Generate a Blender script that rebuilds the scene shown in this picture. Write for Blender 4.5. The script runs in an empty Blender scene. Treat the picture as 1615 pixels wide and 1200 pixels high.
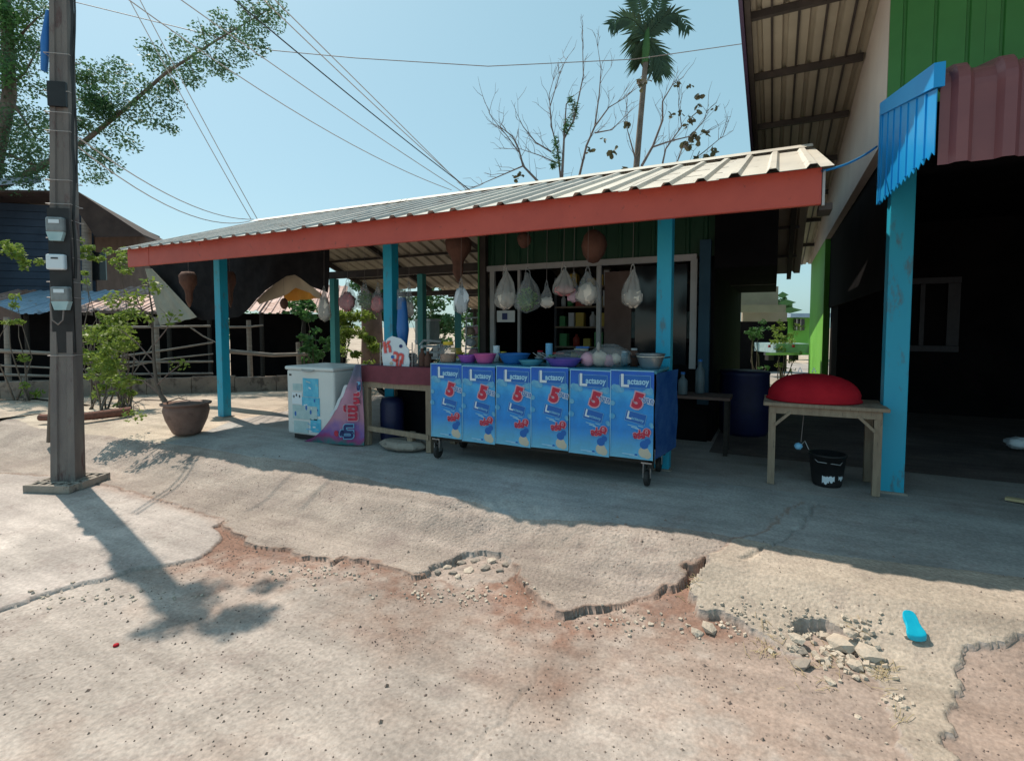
import bpy, math, random
import numpy as np
from mathutils import Vector, Matrix, Euler
random.seed(7); rng = np.random.RandomState(11)
sc = bpy.context.scene
R = math.radians
# ------------------------------------------------------------------ camera
F, CX, CY = 825.0, 807.5, 560.0
YAW, PITCH, H = R(26.6), R(3.05), 1.35
cam = bpy.data.cameras.new('camera'); camo = bpy.data.objects.new('camera', cam)
sc.collection.objects.link(camo); sc.camera = camo
cam.lens = F/1615*36; cam.sensor_width = 36; cam.shift_y = -40/1615
cam.clip_start = .05; cam.clip_end = 3000
camo.location = (0, 0, H); camo.rotation_euler = (math.pi/2-PITCH, 0, YAW)
# ------------------------------------------------------------------ light
SUN = Vector((-.63, .20, 1.0)).normalized()
w = bpy.data.worlds.new('World'); sc.world = w; w.use_nodes = True
nt = w.node_tree; bg = nt.nodes['Background']
sky = nt.nodes.new('ShaderNodeTexSky'); sky.sky_type = 'NISHITA'; sky.sun_disc = False
sky.sun_elevation = math.asin(SUN.z); sky.sun_rotation = math.atan2(SUN.x, SUN.y)
sky.air_density = 1.0; sky.dust_density = 1.6; sky.ozone_density = 2.0; sky.altitude = 0
hsv = nt.nodes.new('ShaderNodeMixRGB'); hsv.inputs[0].default_value = .6; hsv.inputs[2].default_value = (2.4, 4.4, 4.7, 1)
nt.links.new(sky.outputs[0], hsv.inputs[1]); nt.links.new(hsv.outputs[0], bg.inputs[0]); bg.inputs[1].default_value = .115
sl = bpy.data.lights.new('sun', 'SUN'); so = bpy.data.objects.new('sun', sl); sc.collection.objects.link(so)
sl.energy = 3.7; sl.angle = R(.5); sl.color = (1.0, .885, .74)
so.rotation_euler = SUN.to_track_quat('Z', 'Y').to_euler(); so.location = (-6, 2, 12)
sc.view_settings.view_transform = 'Standard'; sc.view_settings.look = 'None'
sc.view_settings.exposure = 0.45; sc.view_settings.gamma = 1
# ------------------------------------------------------------------ measuring: rays through the lens, met with real planes
fw = Vector((-math.sin(YAW)*math.cos(PITCH), math.cos(YAW)*math.cos(PITCH), -math.sin(PITCH)))
rt = Vector((math.cos(YAW), math.sin(YAW), 0)); up = rt.cross(fw)
EYE = Vector((0, 0, H))
def ray(x, y): return fw + rt*((x-CX)/F) - up*((y-CY)/F)
def gz(x, y, z=0.): r = ray(x, y); return EYE + r*((z-H)/r.z)
def gy(x, y, Y): r = ray(x, y); return EYE + r*(Y/r.y)
def gx(x, y, X): r = ray(x, y); return EYE + r*(X/r.x)
def dd(x, y, d): return EYE + ray(x, y)*d
def gp(x, y, p, n): r = ray(x, y); return EYE + r*((Vector(p)-EYE).dot(n)/r.dot(n))
# ------------------------------------------------------------------ objects
ORG = {}
def link(o): sc.collection.objects.link(o); return o
def tag(o, label=None, cat=None, group=None, kind=None):
    if label: o['label'] = label
    if cat: o['category'] = cat
    if group: o['group'] = group
    if kind: o['kind'] = kind
    return o
def thing(name, loc, label, cat, group=None):
    o = link(bpy.data.objects.new(name, None)); o.location = loc; o.empty_display_size = .2
    ORG[o.name] = Vector(loc); return tag(o, label, cat, group)
def copy_tree(o, loc=None, rz=None, label=None, parent=None):
    c = link(o.copy()); c.parent = parent
    if loc is not None: c.location = loc
    if rz is not None: c.rotation_euler = (0, 0, rz)
    if label: c['label'] = label
    for ch in list(o.children): copy_tree(ch, parent=c)
    return c
class MB:
    def __init__(s): s.v = []; s.f = []; s.sm = []
    def add(s, vs, fs, smooth=False):
        n = len(s.v); s.v += [tuple(v) for v in vs]; s.f += [tuple(i+n for i in f) for f in fs]; s.sm += [smooth]*len(fs); return s
    def box(s, c, d, rz=0, M=None):
        a, b, h = d[0]/2, d[1]/2, d[2]/2
        m = Matrix.Translation(c) @ (M if M is not None else Matrix.Rotation(rz, 4, 'Z'))
        vs = [m @ Vector((x*a, y*b, z*h)) for x in (-1, 1) for y in (-1, 1) for z in (-1, 1)]
        return s.add(vs, [(0,1,3,2),(4,6,7,5),(0,4,5,1),(2,3,7,6),(0,2,6,4),(1,5,7,3)])
    def bar(s, a, b, wd, th, upv=(0,0,1)):
        a = Vector(a); b = Vector(b); d = b-a; L = d.length; d.normalize(); u = Vector(upv)
        x = d.cross(u)
        if x.length < 1e-4: x = d.cross(Vector((1,0,0)))
        x.normalize(); z = x.cross(d)
        M = Matrix((x, d, z)).transposed().to_4x4()
        return s.box((a+b)/2, (wd, L, th), M=M)
    def tube(s, pts, rad, n=8, cap=True, smooth=True):
        pts = [Vector(p) for p in pts]
        if not isinstance(rad, (list, tuple)): rad = [rad]*len(pts)
        if len(rad) != len(pts): rad = list(np.interp(np.linspace(0, 1, len(pts)), np.linspace(0, 1, len(rad)), rad))
        vs = []; prev = None
        for i, p in enumerate(pts):
            t = (pts[min(i+1, len(pts)-1)]-pts[max(i-1, 0)]).normalized()
            if prev is None:
                x = t.cross(Vector((0,0,1)));
                if x.length < .05: x = t.cross(Vector((1,0,0)))
            else: x = prev - t*prev.dot(t)
            x.normalize(); prev = x; y = t.cross(x)
            for k in range(n):
                a = 2*math.pi*k/n; vs.append(p + (x*math.cos(a)+y*math.sin(a))*rad[i])
        fs = [(i*n+k, i*n+(k+1)%n, (i+1)*n+(k+1)%n, (i+1)*n+k) for i in range(len(pts)-1) for k in range(n)]
        s.add(vs, fs, smooth)
        if cap: s.add(vs[:n], [tuple(range(n))[::-1]]); s.add(vs[-n:], [tuple(range(n))])
        return s
    def lathe(s, prof, n=20, c=(0,0,0), sx=1, sy=1, smooth=True, jag=0):
        vs = []
        for (r, z) in prof:
            for k in range(n):
                a = 2*math.pi*k/n; q = r*(1+jag*math.sin(5*a+z*9)*.5+jag*math.sin(3*a+1)*.5)
                vs.append((c[0]+q*math.cos(a)*sx, c[1]+q*math.sin(a)*sy, c[2]+z))
        fs = [(i*n+k, i*n+(k+1)%n, (i+1)*n+(k+1)%n, (i+1)*n+k) for i in range(len(prof)-1) for k in range(n)]
        return s.add(vs, fs, smooth)
    def prism(s, poly, vec):
        poly = [Vector(p) for p in poly]; n = len(poly); vec = Vector(vec)
        vs = poly + [p+vec for p in poly]
        return s.add(vs, [tuple(range(n))[::-1], tuple(range(n, 2*n))] + [(i, (i+1)%n, n+(i+1)%n, n+i) for i in range(n)])
    def sheet(s, fn, nu, nv, thick=0, smooth=True):
        P = [[Vector(fn(i/nu, j/nv)) for j in range(nv+1)] for i in range(nu+1)]
        vs = [p for r_ in P for p in r_]; m = nv+1
        fs = [(i*m+j, (i+1)*m+j, (i+1)*m+j+1, i*m+j+1) for i in range(nu) for j in range(nv)]
        s.add(vs, fs, smooth)
        if thick:
            nn = []
            for i in range(nu+1):
                for j in range(nv+1):
                    a = P[min(i+1,nu)][j]-P[max(i-1,0)][j]; b = P[i][min(j+1,nv)]-P[i][max(j-1,0)]
                    q = a.cross(b); nn.append(q.normalized() if q.length > 1e-9 else Vector((0,0,1)))
            vs2 = [v - q*thick for v, q in zip(vs, nn)]; k = len(vs)
            s.add(vs2, [f[::-1] for f in fs], smooth)
            border = [(i*m, (i+1)*m) for i in range(nu)] + [(i*m+nv+m, i*m+nv) for i in range(nu)] + [(j+1, j) for j in range(nv)] + [(nu*m+j, nu*m+j+1) for j in range(nv)]
            s.add(vs+vs2, [(a, a+k, b+k, b) for a, b in border])
        return s
    def build(s, name, mat, parent=None, label=None, kind=None, loc=None):
        org = Vector((0,0,0))
        if parent is not None: org = ORG.get(parent.name, org)
        if loc is not None: org = Vector(loc)
        me = bpy.data.meshes.new(name)
        me.from_pydata([(v[0]-org.x, v[1]-org.y, v[2]-org.z) for v in s.v], [], s.f)
        me.polygons.foreach_set('use_smooth', s.sm); me.materials.append(mat)
        o = link(bpy.data.objects.new(name, me)); o.parent = parent; ORG[o.name] = org
        if loc is not None: o.location = loc
        return tag(o, label, kind=kind)
def bevel(o, w=.006, seg=2):
    m = o.modifiers.new('bevel', 'BEVEL'); m.width = w; m.segments = seg; m.limit_method = 'ANGLE'; return o
def text(body, size, M, mat, parent, name='lettering', off=0., ext=.0008, align='LEFT', sx=1):
    c = bpy.data.curves.new(name, 'FONT'); c.body = body; c.size = size; c.offset = off; c.extrude = ext; c.align_x = align; c.resolution_u = 3
    o = bpy.data.objects.new('tmp', c); link(o); bpy.context.view_layer.update()
    me = bpy.data.meshes.new_from_object(o.evaluated_get(bpy.context.evaluated_depsgraph_get()))
    bpy.data.objects.remove(o); me.name = name
    org = ORG.get(parent.name, Vector((0,0,0)))
    me.transform(Matrix.Translation(-org) @ M @ Matrix.Diagonal((sx, 1, 1, 1))); me.materials.clear(); me.materials.append(mat)
    t = link(bpy.data.objects.new(name, me)); t.parent = parent; ORG[t.name] = org; return t
# ------------------------------------------------------------------ materials
def pm(name, c1, c2=None, scale=6, rough=.8, bump=.0, bscale=40, metal=0, stretch=(1,1,1), lo=.35, hi=.65, spec=.4, c3=None, s3=20, t3=.62, trans=0, extra=None, emit=None, detail=6):
    m = bpy.data.materials.new(name); m.use_nodes = True; t = m.node_tree; N = t.nodes; L = t.links; b = N['Principled BSDF']
    b.inputs['Roughness'].default_value = rough; b.inputs['Metallic'].default_value = metal; b.inputs['Specular IOR Level'].default_value = spec
    if c2 is None: c2 = tuple(x*.8 for x in c1)
    tc = N.new('ShaderNodeTexCoord'); mp = N.new('ShaderNodeMapping'); mp.inputs['Scale'].default_value = stretch; L.new(tc.outputs['Object'], mp.inputs[0])
    n = N.new('ShaderNodeTexNoise'); n.inputs['Scale'].default_value = scale; n.inputs['Detail'].default_value = detail; n.inputs['Roughness'].default_value = .6; L.new(mp.outputs[0], n.inputs['Vector'])
    r = N.new('ShaderNodeValToRGB'); r.color_ramp.elements[0].position = lo; r.color_ramp.elements[1].position = hi
    r.color_ramp.elements[0].color = (*c1, 1); r.color_ramp.elements[1].color = (*c2, 1); L.new(n.outputs[0], r.inputs[0]); col = r.outputs[0]
    if c3 is not None:
        n3 = N.new('ShaderNodeTexNoise'); n3.inputs['Scale'].default_value = s3; n3.inputs['Detail'].default_value = 8; n3.inputs['Roughness'].default_value = .7; L.new(mp.outputs[0], n3.inputs['Vector'])
        r3 = N.new('ShaderNodeMapRange'); r3.inputs[1].default_value = t3-.04; r3.inputs[2].default_value = t3+.06; L.new(n3.outputs[0], r3.inputs[0])
        mx = N.new('ShaderNodeMixRGB'); mx.inputs[2].default_value = (*c3, 1); L.new(r3.outputs[0], mx.inputs[0]); L.new(col, mx.inputs[1]); col = mx.outputs[0]
    if extra: col = extra(N, L, tc, col, b)
    L.new(col, b.inputs['Base Color'])
    if bump:
        nb = N.new('ShaderNodeTexNoise'); nb.inputs['Scale'].default_value = bscale; nb.inputs['Detail'].default_value = 5; L.new(mp.outputs[0], nb.inputs['Vector'])
        bp = N.new('ShaderNodeBump'); bp.inputs['Strength'].default_value = bump; bp.inputs['Distance'].default_value = .02; L.new(nb.outputs[0], bp.inputs['Height']); L.new(bp.outputs[0], b.inputs['Normal'])
    if trans: b.inputs['Alpha'].default_value = 1-trans
    return m
def leafm(name, c1, c2, scale=1.5, tl=.35):
    m = pm(name, c1, c2, scale=scale, rough=.55, lo=.3, hi=.7); t = m.node_tree; N = t.nodes; L = t.links; b = N['Principled BSDF']
    tr = N.new('ShaderNodeBsdfTranslucent'); tr.inputs[0].default_value = (*[min(1, (a+b_)/2*1.5) for a, b_ in zip(c1, c2)], 1)
    mx = N.new('ShaderNodeMixShader'); mx.inputs[0].default_value = tl; L.new(b.outputs[0], mx.inputs[1]); L.new(tr.outputs[0], mx.inputs[2]); L.new(mx.outputs[0], N['Material Output'].inputs[0]); return m
def bagm(name, c, a=.5):
    m = pm(name, c, tuple(x*.85 for x in c), scale=18, rough=.25, bump=.6, bscale=30, spec=.6); m.node_tree.nodes['Principled BSDF'].inputs['Alpha'].default_value = a
    return m
M = {}
M['zinc'] = pm('zinc_roof', (.55,.52,.46), (.68,.64,.56), scale=2.2, rough=.6, metal=.0, stretch=(1,.35,1), c3=(.30,.24,.19), s3=9, t3=.64)
M['zinc_old'] = pm('grey_old_zinc', (.30,.30,.29), (.42,.42,.40), scale=2.6, rough=.6, stretch=(1,.35,1), c3=(.22,.17,.14), s3=9, t3=.60)
M['zinc_mid'] = pm('fading_zinc', (.42,.41,.38), (.55,.53,.48), scale=2.6, rough=.6, stretch=(1,.35,1), c3=(.26,.20,.16), s3=9, t3=.62)
M['red_paint'] = pm('red_brown_paint', (.50,.085,.058), (.43,.07,.05), scale=3, rough=.5, bump=.05, c3=(.17,.055,.045), s3=14, t3=.66)
M['blue_post'] = pm('turquoise_blue_paint', (.012,.33,.52), (.02,.38,.55), scale=2.5, rough=.45, stretch=(1,1,.35), bump=.06, c3=(.07,.19,.25), s3=9, t3=.60)
M['teal_post'] = pm('teal_paint', (.04,.26,.28), (.05,.30,.31), scale=3, rough=.5)
M['dark_wood'] = pm('dark_wood', (.018,.015,.013), (.032,.026,.022), scale=6, rough=.8, stretch=(1,1,6))
M['wood'] = pm('weathered_wood', (.24,.18,.13), (.32,.25,.18), scale=5, rough=.8, stretch=(6,1,1), bump=.25, bscale=30, c3=(.12,.09,.07), s3=12)
M['wood_v'] = pm('weathered_wood_upright', (.24,.18,.13), (.32,.25,.18), scale=5, rough=.8, stretch=(5,5,.8), bump=.25, bscale=30, c3=(.12,.09,.07), s3=12)
M['greywood'] = pm('grey_wood', (.20,.17,.15), (.30,.27,.24), scale=4, rough=.85, stretch=(1,1,6), bump=.3, bscale=25)
M['concrete_pole'] = pm('pole_concrete', (.15,.13,.125), (.21,.185,.17), scale=3, rough=.9, stretch=(2,2,.5), bump=.3, bscale=50, c3=(.11,.06,.06), s3=4, t3=.6)
M['old_concrete'] = pm('old_concrete', (.25,.22,.19), (.34,.30,.26), scale=5, rough=.9, bump=.4, bscale=40, c3=(.13,.11,.10), s3=10, t3=.6)
M['soffit'] = pm('galvanised_soffit', (.33,.285,.22), (.40,.345,.27), scale=2, rough=.6, metal=.05)
M['steel_dark'] = pm('dark_steel', (.035,.028,.026), (.06,.045,.04), scale=5, rough=.6)
M['purple'] = pm('purple_fascia', (.05,.032,.07), (.065,.04,.085), scale=3, rough=.5)
M['cream_wall'] = pm('cream_plaster', (.55,.46,.41), (.62,.53,.47), scale=1.5, rough=.9, bump=.1)
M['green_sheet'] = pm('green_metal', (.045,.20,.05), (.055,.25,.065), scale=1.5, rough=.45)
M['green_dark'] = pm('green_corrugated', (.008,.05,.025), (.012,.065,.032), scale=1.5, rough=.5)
M['lime'] = pm('lime_green_paint', (.13,.42,.05), (.17,.48,.07), scale=1, rough=.7)
M['maroon'] = pm('maroon_metal', (.17,.065,.075), (.22,.085,.09), scale=2, rough=.4)
M['blue_sheet'] = pm('blue_metal', (.008,.27,.66), (.015,.32,.70), scale=1.5, rough=.35)
M['black_wall'] = pm('shade_black_wall', (.006,.006,.007), (.012,.011,.012), scale=2, rough=.9, spec=.05)  # near-black colour stands in for deep shade in and under things
M['alu'] = pm('white_window_frame', (.34,.35,.35), (.42,.42,.42), scale=3, rough=.5)
M['dim_frame'] = pm('dim_grey_frame', (.05,.05,.06), (.07,.07,.08), scale=3, rough=.6)
M['glass'] = pm('dark_glass', (.012,.015,.018), (.02,.022,.025), scale=2, rough=.12, spec=.5)
M['white'] = pm('white_enamel', (.58,.62,.62), (.64,.67,.67), scale=2, rough=.35, c3=(.42,.42,.38), s3=7, t3=.66)
M['rubber'] = pm('black_rubber', (.012,.012,.013), (.03,.028,.027), scale=9, rough=.7)
M['metal'] = pm('grey_metal', (.32,.33,.34), (.42,.43,.44), scale=5, rough=.35, metal=.8)
M['maroon_cloth'] = pm('maroon_cloth', (.14,.035,.05), (.19,.045,.065), scale=6, rough=.8, bump=.2)
M['black_plastic'] = pm('black_plastic', (.008,.008,.01), (.02,.02,.022), scale=4, rough=.5)
M['terracotta'] = pm('terracotta_glaze', (.17,.095,.075), (.25,.15,.12), scale=5, rough=.6, bump=.2, c3=(.09,.055,.05), s3=7)
M['bark'] = pm('tree_bark', (.10,.08,.065), (.19,.155,.13), scale=8, rough=.9, bump=.5, stretch=(1,1,.3))
M['twig'] = pm('bare_twigs', (.13,.10,.10), (.22,.17,.15), scale=6, rough=.9)
M['leaf_dark'] = leafm('leaf_dark_green', (.025,.075,.028), (.055,.13,.04))
M['leaf_mid'] = leafm('leaf_mid_green', (.05,.14,.04), (.09,.20,.06))
M['leaf_far'] = leafm('leaf_soft_green', (.04,.10,.055), (.09,.17,.07), scale=.8)
M['leaf_yellow'] = leafm('leaf_yellow_green', (.12,.19,.03), (.20,.27,.05), scale=5)
M['leaf_teak'] = leafm('leaf_dry_olive', (.05,.07,.03), (.12,.085,.05), scale=5, tl=.2)
M['palm_leaf'] = leafm('palm_frond_green', (.016,.045,.028), (.04,.075,.035), tl=.25)
M['cable'] = pm('cable_black', (.02,.02,.022), (.035,.035,.035), rough=.6)
M['wire_grey'] = pm('wire_grey', (.18,.15,.14), (.24,.2,.19), rough=.6)
M['wire_pale'] = pm('wire_pale', (.42,.37,.35), (.5,.44,.42), rough=.5)
M['rope_blue'] = pm('rope_blue', (.03,.25,.5), (.05,.32,.55), rough=.7)
M['pink'] = pm('pink_plastic', (.55,.10,.30), (.6,.13,.34), rough=.35)
M['violet'] = pm('violet_plastic', (.34,.08,.42), (.38,.11,.46), rough=.35)
M['blue_plastic'] = pm('blue_plastic', (.02,.13,.42), (.03,.17,.48), rough=.35)
M['indigo'] = pm('indigo_plastic', (.09,.07,.40), (.12,.09,.45), rough=.35)
M['teal_plastic'] = pm('teal_plastic', (.05,.25,.36), (.07,.30,.42), rough=.35)
M['red_plastic'] = pm('red_plastic', (.34,.008,.018), (.44,.012,.024), rough=.7, scale=5, spec=.15)
M['navy'] = pm('navy_plastic', (.008,.012,.05), (.012,.016,.07), rough=.5)
M['cyan'] = pm('cyan_foam', (.0,.40,.60), (.01,.50,.68), rough=.35, scale=12)
M['orange_food'] = pm('orange_content', (.42,.17,.08), (.5,.22,.1), rough=.5)
M['veg'] = pm('green_vegetable', (.10,.28,.05), (.2,.38,.1), rough=.6, scale=20)
M['meat'] = pm('pink_content', (.45,.10,.13), (.55,.2,.2), rough=.5, scale=15)
M['veg_leaf'] = leafm('herb_leaves', (.10,.28,.05), (.3,.42,.12), scale=20)
M['pale_food'] = pm('pale_content', (.6,.55,.48), (.7,.62,.52), rough=.6, scale=15)
M['bag_clear'] = bagm('clear_plastic_bag', (.34,.36,.37), .30)
M['bag_white'] = bagm('white_plastic_bag', (.38,.365,.34), .55)
M['brown_bulb'] = pm('brown_dried_shell', (.09,.042,.03), (.14,.065,.045), scale=8, rough=.8, bump=.3)
M['grey_cloth'] = pm('grey_canvas', (.27,.26,.22), (.34,.33,.28), scale=3, rough=.9, bump=.2)
M['black_net'] = pm('black_shade_cloth', (.010,.010,.012), (.02,.019,.021), scale=5, rough=.95, bump=.2, spec=.1)
M['tan_cloth'] = pm('tan_canvas', (.42,.35,.26), (.48,.40,.30), scale=3, rough=.9)
M['orange_cloth'] = pm('orange_cloth', (.55,.22,.03), (.62,.30,.05), scale=5, rough=.9)
M['rust_roof'] = pm('rusty_pink_roof', (.33,.20,.17), (.44,.31,.28), scale=2, rough=.6, metal=.1, c3=(.22,.10,.07), s3=5, t3=.55)
M['bluegrey_roof'] = pm('blue_grey_roof', (.26,.36,.48), (.36,.46,.58), scale=2, rough=.5, metal=.2, c3=(.3,.25,.2), s3=5, t3=.62)
M['blue_house'] = pm('dusty_blue_boards', (.022,.042,.075), (.035,.06,.10), scale=2, rough=.8)
M['brown_boards'] = pm('brown_boards', (.10,.065,.055), (.15,.10,.085), scale=3, rough=.8)
M['low_wall'] = pm('stained_low_wall', (.20,.16,.14), (.28,.23,.19), scale=3, rough=.9, bump=.3, c3=(.1,.08,.07), s3=4, t3=.56)
M['rock'] = pm('broken_concrete', (.42,.36,.30), (.55,.48,.40), scale=10, rough=.95, bump=.4, bscale=60)
M['pebble'] = pm('dark_pebble', (.10,.07,.065), (.30,.24,.20), scale=3, rough=.9)
M['straw'] = pm('dry_straw', (.45,.35,.19), (.55,.45,.27), scale=5, rough=.9)
M['txt_white'] = pm('print_white', (.62,.70,.76), (.66,.74,.80), rough=.5)
M['txt_pale'] = pm('print_pale_blue', (.16,.42,.66), (.2,.47,.7), rough=.5)
M['txt_red'] = pm('print_red', (.42,.015,.05), (.52,.03,.07), rough=.5, scale=30)
M['txt_pink'] = pm('print_pink', (.55,.30,.38), (.6,.36,.44), rough=.5)
M['txt_blue'] = pm('print_blue', (.008,.11,.42), (.01,.13,.46), rough=.5)
M['txt_navy'] = pm('print_navy', (.015,.03,.13), (.02,.04,.16), rough=.5)
M['print_sand'] = pm('print_cream', (.50,.45,.36), (.56,.5,.4), rough=.5)
M['sticker_blue'] = pm('sticker_blue', (.04,.36,.58), (.12,.50,.68), rough=.4, scale=14)
M['sticker_pale'] = pm('sticker_pale', (.30,.45,.48), (.42,.56,.58), rough=.4, scale=10)
# ------------------------------------------------------------------ ground
def lat(seed, x, y):
    h = (x.astype(np.int64)*374761393 + y.astype(np.int64)*668265263 + seed*1274126177) & 0xffffffff
    h = ((h ^ (h >> 13))*1274126177) & 0xffffffff; h = h ^ (h >> 16)
    return (h & 0xffff)/65535.
def vnoise(x, y, s, seed=0):
    x = x*s+1000.3; y = y*s+1000.7; ix = np.floor(x); iy = np.floor(y); fx = x-ix; fy = y-iy; fx = fx*fx*(3-2*fx); fy = fy*fy*(3-2*fy)
    a = lat(seed, ix, iy); b = lat(seed, ix+1, iy); c = lat(seed, ix, iy+1); d = lat(seed, ix+1, iy+1)
    return (a*(1-fx)+b*fx)*(1-fy)+(c*(1-fx)+d*fx)*fy
def fbm(x, y, s, seed=0, o=4):
    r = 0; a = .5; t = 0
    for k in range(o): r = r+a*vnoise(x, y, s*2**k, seed+k*17); t += a; a *= .55
    return r/t
def sstep(t): t = np.clip(t, 0, 1); return t*t*(3-2*t)
def inpoly(x, y, poly):
    c = np.zeros(x.shape, bool); n = len(poly)
    for i in range(n):
        x1, y1 = poly[i]; x2, y2 = poly[(i+1) % n]
        if y1 == y2: continue
        k = ((y1 > y) != (y2 > y)) & (x < (x2-x1)*(y-y1)/(y2-y1)+x1); c ^= k
    return c
def dpoly(x, y, pl):
    d = np.full(x.shape, 1e9)
    for (x1, y1), (x2, y2) in zip(pl[:-1], pl[1:]):
        vx, vy = x2-x1, y2-y1; L = vx*vx+vy*vy+1e-12; t = np.clip(((x-x1)*vx+(y-y1)*vy)/L, 0, 1)
        d = np.minimum(d, np.hypot(x-x1-t*vx, y-y1-t*vy))
    return d
def PW(px, z): return [tuple(gz(a, b, z)[:2]) for a, b in px]
A_EDGE = [(-60,735),(60,742),(140,752),(230,775),(300,795),(345,808),(375,835),(395,850),(430,852),(460,856),(485,868),(520,872),(545,866),(570,867),(600,878),(650,897)]
A_BUMP = [(650,897),(690,882),(720,868),(760,862),(790,865),(812,876),(816,890),(835,915),(850,938),(880,953),(905,953),(930,948),(985,938),(1040,933),(1090,914),(1130,893),(1170,874),(1215,856),(1262,820)]
apronA = PW(A_EDGE, -.2)+PW(A_BUMP[:15], -.2)+PW(A_BUMP[15:], -.14)
polyA = apronA + [(0.6, 4.4), (0.6, 9), (-40, 9), (-40, 3.05)]
hole = PW([(652,896),(690,882),(720,868),(760,862),(790,865),(812,876),(817,893),(800,905),(760,905),(735,912),(700,905),(670,893)], -.22)
B_EDGE = [(1262,820),(1215,856),(1170,874),(1130,893),(1093,914),(1085,928),(1097,945),(1130,951),(1160,962),(1200,980),(1235,998),(1262,1003),(1250,978),(1290,975),(1330,990),(1362,1002),(1375,1040),(1392,1052),(1408,1085),(1425,1130),(1455,1165),(1500,1215),(1512,1215),(1503,1150),(1500,1090),(1498,1062),(1508,1048),(1500,1035),(1512,1018),(1560,1024),(1615,1020),(1720,1015)]
polyB = PW(B_EDGE, -.15) + [(6, 3.5), (6, 9), (.4, 9)]
C_EDGE = [(-80,985),(0,962),(60,938),(110,925),(160,912),(205,900),(250,893),(300,882),(335,866),(350,850),(340,830),(356,815)]
polyC = PW(C_EDGE, -.25) + PW(A_EDGE[::-1][10:], -.25) + [(-40, 3.0), (-40, 1.2)]
joint = PW([(852,1048),(820,1100),(745,1205),(700,1270)], -.27)
crackR = PW([(1170,874),(1215,856),(1250,838),(1285,800)], -.03)
crackM = PW([(815,888),(832,912),(850,938)], -.2)
crackS = [PW([(1348,846),(1372,850),(1385,862),(1410,872),(1435,885)], -.03), PW([(345,812),(300,795),(180,742)], -.2), PW([(430,700),(330,795)], -.1), PW([(250,775),(360,720)], -.1)]
pB_ = PW(B_EDGE[4:], -.15)
def heights(x, y, fine=True):
    jx = x+(vnoise(x, y, 11, 5)-.5)*.07+(vnoise(x, y, 34, 8)-.5)*.014; jy = y+(vnoise(x, y, 11, 6)-.5)*.07+(vnoise(x, y, 34, 9)-.5)*.014
    A = inpoly(jx, jy, polyA); B = inpoly(jx, jy, polyB) & ~A; Ho = inpoly(jx, jy, hole); A &= ~Ho; C = inpoly(jx, jy, polyC) & ~A & ~B
    yb = 2.80; yc = 3.70+.12*np.sin(x*.9)+(fbm(x, y, 1.2, 3)-.5)*.2
    base = -.27 + .02*(fbm(x, y, .7, 21)-.5)
    zA = -.215+.215*sstep((y-yb-.05)/(yc-yb)) + (fbm(x, y, 5, 31)-.5)*.011*(y < 4.2)
    dA = dpoly(jx, jy, apronA[:len(A_EDGE)+12]); dBe = dpoly(jx, jy, pB_)
    eA = .12*np.clip((x+1.6)/.8, 0, 1); tA = .012+.022*vnoise(x, y, 2.3, 77); zA = (base+tA)+(zA-base-tA)*(eA+(1-eA)*sstep(dA/.75)); zA = np.where((x > -1.5) & (y < 3.7), zA+.006*np.clip(1-dA/.2, 0, 1), zA)
    q = sstep((x+.3)/1.2)
    zB = -.18+.18*sstep((y-2.35)/1.45); zB = zB + (fbm(x, y, 3, 41)-.5)*.012*(y < 4.2)
    eB = .15+.8*np.clip((y-2.8)/.5, 0, 1); tB = .006+.016*vnoise(x, y, 3, 78); zB = (base+tB)+(zB-base-tB)*(eB+(1-eB)*sstep(dBe/.85))
    base = base+.13*sstep((y-2.75)/.8)*np.clip((x+1.5)/.6, 0, 1)*(x < .6); z = base + .006*(fbm(x, y, 9, 51)-.5)+.010*(fbm(x, y, 2, 53)-.5)
    z = np.where(C, base+.022+.006*(fbm(x, y, 5, 52)-.5), z)
    z = np.where(A, zA, z); z = np.where(B, zB, z)
    soilR = (x > .55) & ~B & ~A; z = np.where(soilR, zB-.022+.006*(fbm(x, y, 6, 3)-.5), z)
    # broken patch of stones under the lifted edge
    blk = np.floor(vnoise(x, y, 13, 61)*4)/4; z = np.where(Ho, zA-.04+.02*blk+.012*(fbm(x, y, 20, 62)-.5), z)
    out = ~A & ~B; dE = dpoly(jx, jy, apronA); z = np.where(out & (y < 3.3), z-.012*np.clip(1-dE/.03, 0, 1), z)
    dj = dpoly(jx, jy, joint); z = z-.012*np.clip(1-dj/.014, 0, 1)
    for c, wd, dp in [(crackR, .016, .025), (crackM, .008, .01)]: z = z-dp*np.clip(1-dpoly(jx, jy, c)/wd, 0, 1)
    for c in crackS: z = z-.006*np.clip(1-dpoly(jx, jy, c)/.010, 0, 1)
    # rubble-filled washout at the end of the ramp
    rub = np.clip(1-np.hypot((x-.25)/.55, (y-2.72)/.30), 0, 1); z = np.where(~A & ~B, z+.035*rub, z)
    z = z-.05*sstep((4.7-y)/1.0)*(A | B)*sstep(np.minimum(dA, dBe)/.8)
    back = sstep((y-4.5)/.3); z = z*(1-back)
    code = np.where(A | B, 1, 0); code = np.where(B, 2, code); code = np.where(C, 3, code); code = np.where((A | B) & (y > yc-.02), 4, code)
    code = np.where((code == 4) & (x < -6.9+.3*np.sin(y*2)) , 5, code)
    d = dpoly(x, y, apronA[4:]); nz = fbm(x, y, 2.5, 71); n2 = fbm(x, y, 11, 72)
    soil = np.clip(1.2-d/(.34+.8*nz), 0, 1)*((~A & ~B & ~C)*1.0)
    soil = np.maximum(soil*np.clip((nz*.9+n2*.8)-.30, 0, 1)*1.7, 0)
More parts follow.
